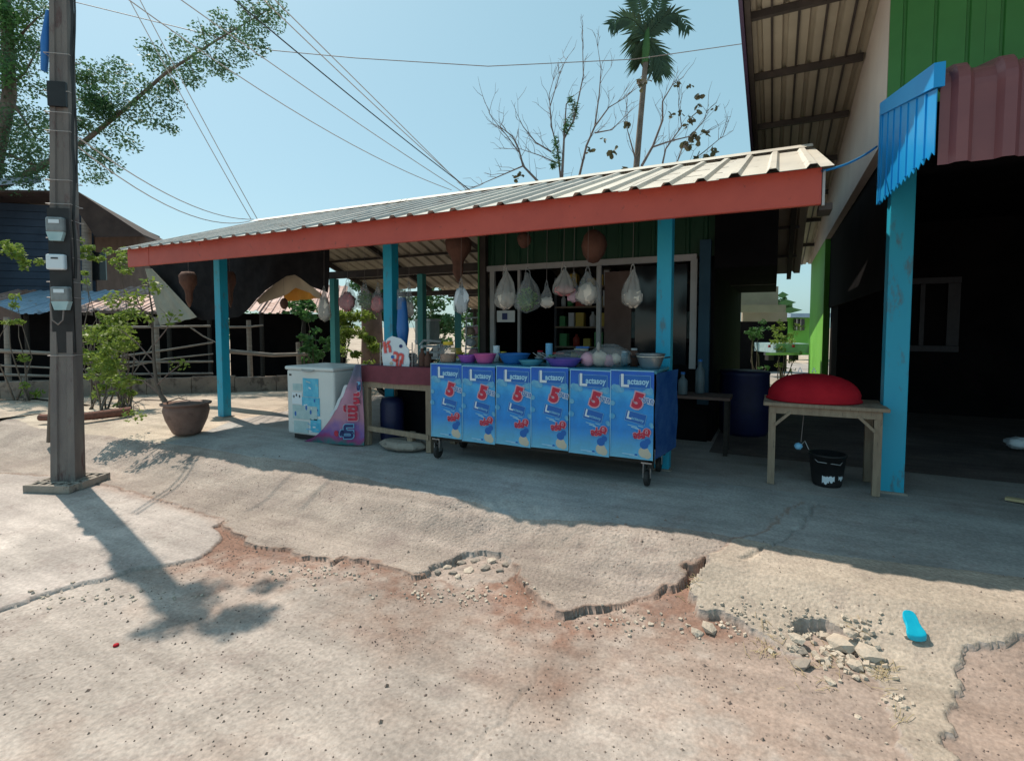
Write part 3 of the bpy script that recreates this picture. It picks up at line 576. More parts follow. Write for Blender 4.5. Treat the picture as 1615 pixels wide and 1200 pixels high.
# rope from shed corner to the blue cheek
def wire(name, pts, r, mat, label, cat='cable', group=None, sag=0):
    pts = [Vector(p) for p in pts]
    if len(pts) == 2 and sag:
        a, b = pts; pts = [a.lerp(b, t/14)-Vector((0,0,sag*4*(t/14)*(1-t/14))) for t in range(15)]
    base = pts[0].copy(); o = MB().tube(pts, r, 5, cap=False).build(name, mat, None, loc=tuple(base)); return tag(o, label, cat, group)
wire('blue_rope', [(fr.x, 4.18, 2.41), Vector((ax0-.05, yF+.1, gx(1397, 225, ax0).z))], .009, M['rope_blue'], 'blue rope tied from the right end of the shed roof to the blue awning cheek', 'rope', sag=.03)
# ------------------------------------------------------------------ cart
CYF = 4.38; X0 = gy(680, 640, CYF).x; X1 = gy(1032, 640, CYF).x; CT = .985; CB = .235; PW_ = (X1-X0)/6
def banner_extra(N, L, tc, col, b):
    sp = N.new('ShaderNodeSeparateXYZ'); L.new(tc.outputs['Object'], sp.inputs[0])
    r = N.new('ShaderNodeValToRGB'); e = r.color_ramp.elements; e[0].position = 0; e[0].color = (.16,.50,.72,1); e[1].position = 1; e[1].color = (.003,.10,.50,1)
    for p, c in ((.10, (.11,.43,.70,1)), (.30, (.010,.23,.66,1)), (.62, (.010,.27,.70,1)), (.75, (.05,.38,.72,1)), (.80, (.004,.13,.55,1))):
        q = e.new(p); q.color = c
    mr = N.new('ShaderNodeMapRange'); mr.inputs[1].default_value = .0; mr.inputs[2].default_value = .75; L.new(sp.outputs[2], mr.inputs[0])
    n = N.new('ShaderNodeTexNoise'); n.inputs['Scale'].default_value = 7; n.inputs['Detail'].default_value = 3; L.new(tc.outputs['Object'], n.inputs['Vector'])
    ad = N.new('ShaderNodeMath'); ad.operation = 'MULTIPLY_ADD'; ad.inputs[1].default_value = .16; ad.inputs[2].default_value = -.08; L.new(n.outputs[0], ad.inputs[0])
    a2 = N.new('ShaderNodeMath'); L.new(mr.outputs[0], a2.inputs[0]); L.new(ad.outputs[0], a2.inputs[1]); L.new(a2.outputs[0], r.inputs[0])
    nf_ = N.new('ShaderNodeTexNoise'); nf_.inputs['Scale'].default_value = 3.5; nf_.inputs['Detail'].default_value = 8; nf_.inputs['Roughness'].default_value = .7; L.new(tc.outputs['Object'], nf_.inputs['Vector'])
    rf_ = N.new('ShaderNodeMapRange'); rf_.inputs[1].default_value = .35; rf_.inputs[2].default_value = .7; rf_.inputs[3].default_value = .78; rf_.inputs[4].default_value = 1.2; L.new(nf_.outputs[0], rf_.inputs[0])
    mm_ = N.new('ShaderNodeMixRGB'); mm_.blend_type = 'MULTIPLY'; mm_.inputs[0].default_value = 1; L.new(r.outputs[0], mm_.inputs[1]); L.new(rf_.outputs[0], mm_.inputs[2])
    return mm_.outputs[0]
M['banner'] = pm('printed_blue_vinyl', (.02,.2,.5), rough=.35, bump=.12, bscale=6, extra=banner_extra)
M['blue_side'] = pm('blue_vinyl_side', (.015,.07,.26), (.04,.12,.32), rough=.2, scale=7)
cart = thing('food_cart', ((X0+X1)/2, 4.64, 0), 'low wheeled food cart with six blue soy milk price posters along its front', 'cart')
CBK = 4.99
fr_ = MB()
for x in (X0+.03, X1-.03):
    for y in (CYF+.05, CBK-.03): fr_.box((x, y, .56), (.04, .04, .80))
fr_.box(((X0+X1)/2, CYF+.05, .22), (X1-X0-.03, .04, .04)).box(((X0+X1)/2, CBK-.03, .22), (X1-X0-.03, .04, .04)); fr_.build('frame', M['dark_wood'], cart)
bevel(MB().box(((X0+X1)/2, (CYF+CBK)/2+.01, CT-.013), (X1-X0+.02, CBK-CYF-.02, .025)).build('counter_top', M['teal_plastic'], cart), .004)
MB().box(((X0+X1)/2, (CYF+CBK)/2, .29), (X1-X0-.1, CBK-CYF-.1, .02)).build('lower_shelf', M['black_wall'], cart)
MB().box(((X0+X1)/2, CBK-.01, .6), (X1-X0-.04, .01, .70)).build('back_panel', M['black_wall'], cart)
MB().sheet(lambda u, v: (X1+.006+.085*u+.006*math.sin(v*9+u*4), CYF+.03+(CBK-CYF-.05)*u, CB+.01+(CT-CB-.03)*v), 8, 8, .002).build('side_curtain', M['blue_side'], cart, 'creased dark blue vinyl end of the cart')
MB().box((X0-.004, (CYF+CBK)/2, (CT+CB)/2), (.006, CBK-CYF-.06, CT-CB-.04)).build('end_panel', M['blue_side'], cart)
# one poster, its print, and five copies
def disc(mb, cx_, cz_, r, y, n=18, sx=1):
    mb.add([(cx_+r*sx*math.cos(2*math.pi*k/n), y, cz_+r*math.sin(2*math.pi*k/n)) for k in range(n)], [tuple(range(n))]); return mb
pan = MB().sheet(lambda u, v: (PW_*.985*u, .0035*math.sin(u*5+v*3)*(1-v)+.0012*math.sin(u*23+v*11)-.0007, (CT-CB)*v), 14, 16, .0015).build('poster', M['banner']); pan.parent = cart
def front(x, z, rot=0, y=-.006): return Matrix.Translation((x, y, z)) @ Matrix.Rotation(math.pi/2, 4, 'X') @ Matrix.Rotation(rot, 4, 'Z')
ORG[pan.name] = Vector((0,0,0)); pw, ph = PW_*.985, CT-CB
M['piping'] = pm('pale_piping', (.22,.50,.72), (.28,.56,.76), rough=.5)
M['txt_pale2'] = pm('print_light_blue', (.30,.58,.78), (.36,.62,.80), rough=.5)
bd = MB().box((pw/2, -.003, ph-.004), (pw, .004, .008)).box((.003, -.003, ph/2), (.006, .004, ph)); bd.build('edge_piping', M['piping'], pan)
lg = MB(); x_a, x_b, z_a, z_b = .22*pw, .93*pw, ph*.80, ph*.945
for (a, b, c, d) in ((x_a, x_b, z_b-.003, z_b), (x_a, x_b, z_a, z_a+.003), (x_a, x_a+.003, z_a, z_b), (x_b-.003, x_b, z_a, z_b)): lg.box(((a+b)/2, -.006, (c+d)/2), (b-a, .002, d-c))
lg.build('logo_frame', M['txt_pale'], pan)
lb = MB().box(((x_a+x_b)/2, -.005, (z_a+z_b)/2), (x_b-x_a-.004, .001, z_b-z_a-.004)).build('logo_field', M['txt_blue'], pan)
text('L', .150, front(.235*pw, ph*.815, y=-.008), M['txt_white'], pan, off=.004)
text('actasoy', .072, front(.405*pw, ph*.845, y=-.008), M['txt_pale2'], pan, off=.0022, sx=.83)
text('5', .17, front(.50*pw, ph*.60, R(-14), y=-.0085), M['txt_red'], pan, off=.010)
text('5', .17, front(.50*pw, ph*.60, R(-14), y=-.0065), M['txt_pink'], pan, off=.021)
text('บาท', .072, front(.735*pw, ph*.655, R(-14), y=-.009), M['txt_blue'], pan, off=.001, sx=.85)
text('บาท', .072, front(.735*pw, ph*.655, R(-14), y=-.007), M['txt_white'], pan, off=.006, sx=.85)
tl = MB(); cxx, czz = .60*pw, ph*.47; Mr = Matrix.Rotation(R(12), 4, 'Y'); tl.box((cxx, -.0065, czz), (.46*pw, .001, .085), M=Mr); tl.build('logo_field', M['txt_blue'], pan)
tl = MB()
for (dx, dz_, sx_, sz_) in ((0, .044, .47*pw, .003), (0, -.044, .47*pw, .003), (-.235*pw, 0, .003, .088), (.235*pw, 0, .003, .088)):
    v = Mr @ Vector((dx, 0, dz_)); tl.box((cxx+v.x, -.007, czz+v.z), (sx_, .001, sz_), M=Mr)
tl.build('logo_frame', M['txt_pale'], pan)
text('L', .085, front(.385*pw, ph*.462, R(-12), y=-.008), M['txt_white'], pan, off=.003)
text('actasoy', .036, front(.50*pw, ph*.452, R(-12), y=-.008), M['txt_pale'], pan, off=.001)
text('อร่อย', .075, front(.56*pw, ph*.235, R(6), y=-.0085), M['txt_red'], pan, off=.004, sx=.8)
text('อร่อย', .075, front(.56*pw, ph*.235, R(6), y=-.007), M['txt_pink'], pan, off=.010, sx=.8)
mb = MB(); disc(mb, .86*pw, ph*.315, .036, -.0075); mb.build('badge', M['txt_pink'], pan); mb = MB(); disc(mb, .86*pw, ph*.315, .030, -.0085); mb.build('badge', M['txt_red'], pan)
for k_, (a_, b_, c_) in enumerate(((.42,.375,.22),(.50,.355,.16),(.66,.375,.12),(.60,.345,.08),(.30,.86,.0),(.30,.05,.28),(.46,.035,.2))):
    if c_: MB().box((a_*pw+c_*pw/2, -.0062, b_*ph), (c_*pw, .001, .008), M=Matrix.Rotation(R(10 if b_ > .2 else 2), 4, 'Y')).build('small_print', M['txt_pale2' if k_ % 2 else 'piping'], pan)
text('ดี', .045, front(.815*pw, ph*.298, y=-.0095), M['txt_pink'], pan, off=.001)
M['cloud'] = pm('print_cloud', (.05,.30,.58), (.16,.42,.60), scale=20, rough=.5)
for (x, z, r) in ((.10,.80,.028),(.17,.785,.034),(.26,.775,.026),(.9,.775,.034),(.98,.765,.02),(.80,.76,.018),(.06,.62,.022),(.05,.47,.026),(.95,.40,.018),(.97,.38,.014)):
    if 0 < x*pw-r*.6 and x*pw+r < pw+.01: disc(MB(), x*pw, z*ph, r, -.0045-.0002*r*30).build('cloud_print', M['cloud'], pan)
for a_ in ((.80*pw, .085*ph, .046, -.0052), (.87*pw, .06*ph, .034, -.0056)): disc(MB(), *a_).build('carton_print', M['print_sand'], pan)
for a_ in ((.80*pw, .17*ph, .036, -.0054), (.88*pw, .21*ph, .026, -.0058), (.62*pw, .045*ph, .012, -.0060)): disc(MB(), *a_).build('splash_print', M['txt_blue'], pan)
def place_copy(o, parent, loc):
    c = link(o.copy()); c.parent = parent; c.location = loc
    for ch in list(o.children):
        d = link(ch.copy()); d.parent = c
    return c
crt = ORG[cart.name]; basep = Vector((X0, CYF, CB))-crt
for i in range(1, 6): 
    c = place_copy(pan, cart, basep+Vector((i*PW_, 0, (.0, -.012, 0, .004, -.006, .003)[i]))); c.rotation_euler = (0, R((0, 0, .8, -.4, .5, 0)[i]), 0)
pan.location = basep
for px in (690, 1021):
    p = gy(px, 700, CYF+.05); castY = (CYF+.06,)
    for y in (CYF+.06, CBK-.05):
        cs = MB().box((p.x, y, .205), (.09, .08, .012)).box((p.x-.03, y, .14), (.006, .05, .13)).box((p.x+.03, y, .14), (.006, .05, .13)).build('caster', M['metal'], cart)
        wh = MB(); pr = [(0, -.02), (.06, -.02), (.068, -.012), (.068, .012), (.06, .02), (0, .02)]
        wh.lathe(pr, 18); wh.v = [(p.x+v[2], y+v[0], .069+v[1]) for v in wh.v]; wh.build('wheel', M['rubber'], cs)
# ------------------------------------------------------------------ things on the cart
def bowl(name, px, Y, r, h, mat, label, rim=True, z=CT, cat='bowl', group=None):
    p = gy(px, 560, Y); t = thing(name, (p.x, Y, z), label, cat, group)
    pr = [(0, .0), (r*.62, .0), (r*.72, h*.2), (r*.9, h*.7), (r, h), (r*1.05, h+.004), (r*1.0, h-.004), (r*.86, h*.65), (r*.66, .015), (0, .012)]
    MB().lathe(pr, 24, (p.x, Y, z)).build('basin', mat, t); return t, p
bowl('plastic_bowl', 738, 4.62, .105, .075, M['violet'], 'violet plastic bowl at the left end of the cart, left of the pink one')
bowl('plastic_bowl', 765, 4.60, .115, .095, M['pink'], 'pink plastic bowl beside the violet bowl on the cart')
bowl('plastic_basin', 811, 4.68, .16, .10, M['blue_plastic'], 'deep blue plastic basin right of the pink bowl')
bowl('plastic_basin', 838, 4.52, .12, .05, M['teal_plastic'], 'shallow teal basin holding utensils in front of the blue one')
bowl('plastic_basin', 889, 4.55, .17, .075, M['indigo'], 'wide indigo basin under the crumpled clear bag, centre of the cart')
tb, p = bowl('cooking_pot', 1026, 4.66, .125, .13, M['metal'], 'aluminium cooking pot at the right end of the cart', cat='pot')
for s in (-1, 1):
    MB().tube([(p.x+s*.125, 4.63, CT+.10), (p.x+s*.165, 4.64, CT+.105), (p.x+s*.165, 4.68, CT+.105), (p.x+s*.125, 4.69, CT+.10)], .006, 6).build('handle', M['black_plastic'], tb)
MB().lathe([(0, .0), (.12, 0), (.122, .006), (0, .006)], 24, (p.x, 4.66, CT+.105)).build('contents', M['pale_food'], tb)
def blob(name, c, r, mat, parent=None, seed=0, n=14, m=9, jag=.12, loc=None, kind=None, label=None):
    rr = random.Random(seed); ph = [rr.uniform(0, 6.28) for _ in range(6)]
    def fn(u, v):
        a = u*2*math.pi; b = (v-.5)*math.pi
        q = 1+jag*(math.sin(3*a+ph[0])*math.cos(b)*.5+math.sin(5*a+ph[1]+4*b)*.35+math.sin(7*b+ph[2]+2*a)*.3)
        return (c[0]+r[0]*q*math.cos(b)*math.cos(a), c[1]+r[1]*q*math.cos(b)*math.sin(a), c[2]+r[2]*q*math.sin(b))
    return MB().sheet(fn, n, m).build(name, mat, parent, kind=kind, loc=loc, label=label)
# crumpled clear bag on the basin, tied bag of snacks, glinting ladles
p = gy(905, 556, 4.66); t = thing('plastic_bag', (p.x, 4.7, CT+.02), 'crumpled clear plastic bag lying across the middle of the cart', 'bag'); blob('film', (p.x, 4.72, CT+.09), (.26, .10, .055), M['bag_clear'], t, 3, 22, 12, .3)
p = gy(950, 558, 4.62); t = thing('snack_bag', (p.x, 4.62, CT), 'big clear bag stuffed with pink snacks near the pot', 'bag')
blob('film', (p.x+.07, 4.64, CT+.10), (.20, .13, .105), M['bag_clear'], t, 5, 24, 14, .18); blob('knot', (p.x-.02, 4.56, CT+.19), (.018, .015, .05), M['bag_white'], t, 6, 8, 6)
for k, (dx, dz_, r) in enumerate(((-.13,.07,.07), (-.03,.08,.075), (.05,.06,.06), (.11,.08,.05))): blob('snack', (p.x+dx, 4.60+.02*k, CT+dz_), (r, r*.8, r*.95), (M['txt_pink'], M['pale_food'])[k % 2], t, 20+k)
for k, (px, rz) in enumerate(((850, .6), (862, -.3), (868, .2))):
    p = gy(px, 553, 4.56+.02*k); t = thing('ladle', (p.x, p.y, CT+.05), ('steel ladle with its handle pointing left in the teal basin', 'steel ladle lying flattest between the basins', 'short steel ladle nearest the indigo basin')[k], 'ladle')
    MB().lathe([(0,0),(.03,.008),(.042,.03),(.044,.032),(.03,.012),(0,.004)], 14, (p.x, p.y, CT+.05)).build('bowl', M['metal'], t)
    MB().tube([(p.x, p.y, CT+.08), (p.x-.09*math.cos(rz), p.y+.05*math.sin(rz), CT+.12)], .004, 5).build('handle', M['metal'], t)
# jar with yellow lid on the left end, bottles behind
p = gy(707, 560, 4.60); t = thing('sweet_jar', (p.x, 4.6, CT), 'clear plastic jar with yellow lid and orange contents at the left end of the cart', 'jar')
MB().lathe([(0,0),(.075,0),(.082,.01),(.082,.085),(0,.085)], 20, (p.x, 4.6, CT)).build('contents', M['orange_food'], t)
MB().lathe([(.084,.004),(.084,.13),(.07,.165),(.05,.185),(.05,.19)], 20, (p.x, 4.6, CT)).build('glass', M['bag_clear'], t)
M['yellow'] = pm('yellow_plastic', (.6,.45,.04), (.66,.5,.06), rough=.4)
MB().lathe([(0,.215),(.052,.215),(.055,.21),(.055,.18),(0,.18)], 18, (p.x, 4.6, CT)).build('lid', M['yellow'], t)
def small(name, px, Y, lb_, cat, fn):
    p = gy(px, 560, Y); t = thing(name, (p.x, Y, CT), lb_, cat); fn(p.x, Y, t)
def cups(n_, mt_): return lambda x, y, t: [MB().lathe([(.022,0),(.034,.07),(.036,.072),(.036,.066),(.024,.004)], 12, (x, y, CT+.004+.016*k)).build('cup', M[mt_], t) for k in range(n_)]
def jar_(h_, r_, c_, l_): 
    def f(x, y, t): MB().lathe([(0,.002),(r_,.002),(r_,h_*.8),(r_*.8,h_*.9),(0,h_*.9)], 14, (x, y, CT)).build('glass', M[c_], t); MB().lathe([(r_*.82,h_*.9),(r_*.82,h_),(0,h_)], 12, (x, y, CT)).build('lid', M[l_], t)
    return f
def packs(n_, sd):
    def f(x, y, t):
        rg = random.Random(sd)
        for k in range(n_): MB().box((x+rg.uniform(-.08,.08), y+rg.uniform(-.04,.04), CT+.016+.022*k), (rg.uniform(.08,.13), .07, .018), rz=rg.uniform(-.6,.6)).build('packet', rg.choice(M['goods']), t)
    return f
small('cup_stack', 783, 4.82, 'stack of pale cups behind the pink bowl on the cart', 'cups', cups(7, 'txt_white'))
small('cup_stack', 866, 4.86, 'stack of blue cups behind the steel ladles on the cart', 'cups', cups(9, 'txt_pale'))
small('condiment_jar', 794, 4.85, 'squat jar with yellow lid beside the pale cups', 'jar', jar_(.11, .038, 'orange_food', 'yellow'))
small('condiment_jar', 852, 4.84, 'clear jar with red lid left of the blue cups', 'jar', jar_(.13, .035, 'bag_clear', 'red_plastic'))
small('condiment_jar', 1000, 4.84, 'tall brown jar left of the aluminium pot', 'jar', jar_(.17, .036, 'brown_bulb', 'alu'))
small('condiment_jar', 985, 4.88, 'green jar behind the bag of snacks', 'jar', jar_(.14, .034, 'teal_plastic', 'txt_white'))
small('packet_pile', 725, 4.85, 'small pile of coloured packets behind the violet bowl', 'packets', packs(6, 3))
small('packet_pile', 925, 4.87, 'pile of coloured packets behind the crumpled clear bag', 'packets', packs(8, 5))
small('packet_pile', 880, 4.88, 'low pile of packets right of the blue cups', 'packets', packs(5, 8))
# ------------------------------------------------------------------ freezer
fa = gz(454, 691, 0); fY = fa.y; fxr = gy(527, 640, fY).x; FH = .885; FD = .62
fz_ = thing('chest_freezer', ((fa.x+fxr)/2, fY+.3, 0), 'white chest freezer with blue ice cream stickers at the left side of the stall', 'freezer')
bevel(MB().box(((fa.x+fxr)/2, fY+FD/2, .455), (fxr-fa.x, FD, .78)).build('body', M['white'], fz_), .03, 4)
bevel(MB().box(((fa.x+fxr)/2, fY+FD/2-.005, FH-.022), (fxr-fa.x+.02, FD+.03, .045)).build('lid', M['white'], fz_), .018, 3)
MB().box(((fa.x+fxr)/2, fY+FD/2, .036), (fxr-fa.x-.12, FD-.1, .06)).build('plinth', M['black_plastic'], fz_)
MB().tube([(fa.x+.28, fY-.012, FH-.03), (fa.x+.32, fY-.035, FH-.05), (fxr-.32, fY-.035, FH-.05), (fxr-.28, fY-.012, FH-.03)], .009, 6).build('lid_handle', M['alu'], fz_)
MB().box((fa.x+.07, fY-.003, FH-.105), (.035, .006, .02)).build('lock', M['black_plastic'], fz_)
def fsq(nm, px0, px1, py0, py1, mat, k=1): return facing_card(nm, px0, px1, py0, py1, fY-.002-.0015*k, mat, fz_, .002)
fsq('sticker', 478, 502, 597, 626, M['sticker_blue']); fsq('sticker', 477, 504, 627, 655, M['sticker_blue']); fsq('sticker', 462, 476, 605, 616, M['sticker_pale'], 1)
fsq('sticker', 461, 476, 619, 637, M['txt_white'], 2); fsq('sticker', 462, 500, 640, 661, M['sticker_pale'], 2); fsq('sticker', 490, 506, 661, 682, M['sticker_blue'], 2); fsq('sticker', 464, 486, 664, 682, M['sticker_pale'], 1)
for k, (a, b) in enumerate(((463, 625), (467, 623), (472, 625))):
    mb = MB(); q = gy(a+.5, b, fY-.006); disc(mb, q.x, q.z, .018, q.y, 10, .7); mb.build('sticker_print', M['txt_navy'], fz_)
for (a, b, r) in ((483, 643, .03), (490, 650, .028), (501, 647, .016), (466, 652, .03), (496, 632, .02)):
    mb = MB(); q = gy(a, b, fY-.0065); disc(mb, q.x, q.z, r, q.y, 9, .55); mb.build('sticker_print', M['txt_blue'], fz_)
for k in range(16):
    mb = MB(); q = gy(random.uniform(479, 502), random.uniform(600, 680), fY-.0068); mb.box((q.x, q.y, q.z), (random.uniform(.02,.08), .001, random.uniform(.008,.02)), M=Matrix.Rotation(random.uniform(-.5,.5), 4, 'Y')); mb.build('sticker_print', random.choice([M['txt_white'], M['sticker_pale'], M['txt_pale']]), fz_)
# ------------------------------------------------------------------ maroon topped table + things
TY = 4.56; tx0 = gy(571, 640, TY).x; tx1 = gy(681, 640, TY).x; tz = gy(600, 577, TY).z
tab = thing('wooden_table', ((tx0+tx1)/2, TY+.3, 0), 'rough wooden table with maroon cloth top between freezer and blue cart', 'table')
MB().sheet(lambda u, v: (tx0+(tx1-tx0)*u, TY+.55*v, tz), 4, 4, .01).build('tabletop', M['maroon_cloth'], tab)
MB().sheet(lambda u, v: (tx0+(tx1-tx0)*u, TY-.012+.006*math.sin(u*14)*(1-v), tz-.19+.19*v+.006*math.sin(u*9)*(1-v)), 20, 5, .004).build('cloth_drop', M['maroon_cloth'], tab)
MB().box(((tx0+tx1)/2, TY+.02, tz-.215), (tx1-tx0-.02, .03, .07)).build('apron_rail', M['wood'], tab)
for x in (tx0+.06, tx1-.05):
    for y in (TY+.03, TY+.5): MB().box((x, y, (tz-.01)/2), (.065, .055, tz-.02)).build('leg', M['wood_v'], tab)
MB().bar((tx0+.07, TY+.01, .20), (tx1-.04, TY+.0, .17), .03, .055).build('stretcher', M['wood'], tab)
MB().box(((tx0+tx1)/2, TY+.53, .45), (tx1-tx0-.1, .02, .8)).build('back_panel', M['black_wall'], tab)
p = gz(625, 712, 0); t = thing('stone_base', (p.x, p.y+.12, 0), 'grey octagonal concrete umbrella base lying under the maroon table front', 'umbrella base')
MB().lathe([(0,.02),(.26,.02),(.30,.045),(.30,.07),(.24,.10),(0,.105)], 9, (p.x, p.y+.12, 0), sx=1.0, sy=.6, smooth=False).build('slab', M['old_concrete'], t)
MB().box((p.x+.1, p.y+.14, .14), (.07, .07, .12)).build('socket', M['wood'], t)
p = gy(608, 640, TY+.3); t = thing('water_drum', (p.x+.1, TY+.3, 0), 'dark blue plastic drum standing in the gloom under the maroon table', 'drum'); MB().lathe([(0,0),(.13,0),(.14,.05),(.14,.45),(.12,.52),(0,.53)], 18, (p.x+.1, TY+.3, 0)).build('body', M['navy'], t)
# wrapped pink banner leaning on the table
def bn(u, v):
    z0, z1 = .01, tz+.01
    zz = z0+(z1-z0)*v; lx = gy(492+70*(v**.55), 640, TY-.08).x; rx = gy(571, 640, TY-.08).x
    x = lx+(rx-lx)*u; y = TY-.05-.16*(1-v)*(1-u)-.02+.02*math.sin(u*7+v*4); return (x, y, zz)
def bn_extra(N, L, tc, col, b):
    sp = N.new('ShaderNodeSeparateXYZ'); L.new(tc.outputs['Object'], sp.inputs[0])
    n = N.new('ShaderNodeTexNoise'); n.inputs['Scale'].default_value = 6; L.new(tc.outputs['Object'], n.inputs['Vector'])
    a = N.new('ShaderNodeMath'); a.operation = 'MULTIPLY_ADD'; a.inputs[1].default_value = .4; L.new(n.outputs[0], a.inputs[0]); L.new(sp.outputs[2], a.inputs[2])
    r = N.new('ShaderNodeValToRGB'); e = r.color_ramp.elements; e[0].position = .18; e[0].color = (.03,.16,.17,1); e[1].position = 1; e[1].color = (.10,.12,.20,1)
    for p_, c in ((.26, (.30,.05,.18,1)), (.34, (.18,.10,.34,1)), (.5, (.42,.20,.28,1)), (.8, (.40,.20,.30,1))): q = e.new(p_); q.color = c
    L.new(a.outputs[0], r.inputs[0]); return r.outputs[0]
M['pink_vinyl'] = pm('pink_printed_vinyl', (.4,.15,.25), rough=.4, bump=.2, bscale=5, extra=bn_extra)
bnr = thing('vinyl_banner', tuple(Vector(bn(.6, 0))), 'crumpled pink and purple vinyl banner draped from the table corner to the floor', 'banner')
MB().sheet(bn, 14, 16, .003).build('sheet', M['pink_vinyl'], bnr)
MB().sheet(lambda u, v: Vector(bn(0, .35+.4*v))+Vector((-.03*u, -.015*u, .012*math.sin(v*16))), 2, 8, .003).build('curled_edge', M['txt_white'], bnr)
def on_bn(u, v, rot, s=0): 
    p = Vector(bn(u, v))+Vector((0, -.014-s, 0)); du = (Vector(bn(min(1, u+.1), v))-Vector(bn(u-.1, v))).normalized(); dv = (Vector(bn(u, v+.05))-Vector(bn(u, v-.05))).normalized()
    nn = du.cross(dv).normalized(); dv = nn.cross(du); return Matrix.Translation(p) @ Matrix((du, dv, nn)).transposed().to_4x4() @ Matrix.Rotation(rot, 4, 'Z')
for (ch, u, v, c, o_) in (('น้ำ', .82, .08, 'txt_navy', 'txt_pale'), ('แข็', .84, .30, 'txt_red', 'txt_pink'), ('งไ', .86, .50, 'txt_red', 'txt_pink'), ('ส', .87, .68, 'txt_navy', 'txt_pale')):
    text(ch, .17, on_bn(u, v, math.pi/2, .008), M[c], bnr, off=.008); text(ch, .17, on_bn(u, v, math.pi/2, .004), M[o_], bnr, off=.018)
mb = MB(); q = Vector(bn(.42, .14)); disc(mb, q.x, q.z, .035, q.y-.01, 12); mb.build('flower_print', M['txt_red'], bnr)
# die-cut sign with red print on the table
sgn = thing('shop_sign', tuple(gy(624, 578, TY+.06)), 'die-cut white sign with red lettering standing on the maroon table', 'sign')
ol = [(605,579),(603,566),(602,552),(606,541),(611,534),(618,530),(625,532),(632,534),(638,540),(641,547),(645,552),(644,562),(646,570),(645,579)]
MB().prism([gy(a, b, TY+.06) for a, b in ol], (0, .012, 0)).build('plate', M['txt_white'], sgn)
def gm(px, py, Y, rot=0): q = gy(px, py, Y); return Matrix.Translation(q) @ Matrix.Rotation(math.pi/2, 4, 'X') @ Matrix.Rotation(rot, 4, 'Z')
M['sign_red'] = pm('sign_red', (.62,.05,.05), (.7,.12,.1), rough=.5)
for (ch, a, b, s, r) in (('ห', 605, 556, .20, .15), ('วา', 619, 568, .17, -.2), ('น', 624, 578, .13, -.1)):
    text(ch, s, gm(a, b, TY+.052, r), M['sign_red'], sgn, off=.006); text(ch, s, gm(a, b, TY+.056, r), M['txt_pink'], sgn, off=.014)
for (a, b, r, m_) in ((632, 546, .02, 'txt_navy'), (619, 563, .02, 'txt_blue'), (617, 573, .02, 'print_sand')):
    mb = MB(); q = gy(a, b, TY+.054); disc(mb, q.x, q.z, r, q.y, 10, 1.2); mb.build('sign_print', M[m_], sgn)
t = thing('sign_rack', tuple(gy(624, 579, TY+.09)), 'thin wire rack standing behind the die-cut sign', 'rack')
rk = MB()
for px in (600, 650): rk.tube([gy(px, 579, TY+.09), gy(px, 540, TY+.09)], .006, 6)
for py in (552, 561, 570): rk.tube([gy(600, py, TY+.09), gy(650, py, TY+.09)], .004, 6)
rk.build('wires', M['wire_pale'], t)
for k, (px, h_, m_, lb_) in enumerate(((657, .26, 'bag_clear', 'clear sauce bottle on the table just right of the sign'), (666, .20, 'brown_bulb', 'brown sauce bottle beside the clear bottle on the maroon table'), (675, .17, 'brown_bulb', 'short brown bottle nearest the cart on the maroon table'))):
    p = gy(px, 575, TY+.15); t = thing('sauce_bottle', (p.x, TY+.15, tz), lb_, 'bottle')
    MB().lathe([(0,0),(.038,0),(.04,.01),(.04,h_*.6),(.018,h_*.8),(.016,h_)], 14, (p.x, TY+.15, tz)).build('body', M[m_], t); MB().lathe([(.018,h_),(.018,h_+.03),(0,h_+.032)], 10, (p.x, TY+.15, tz)).build('cap', M['alu'], t)
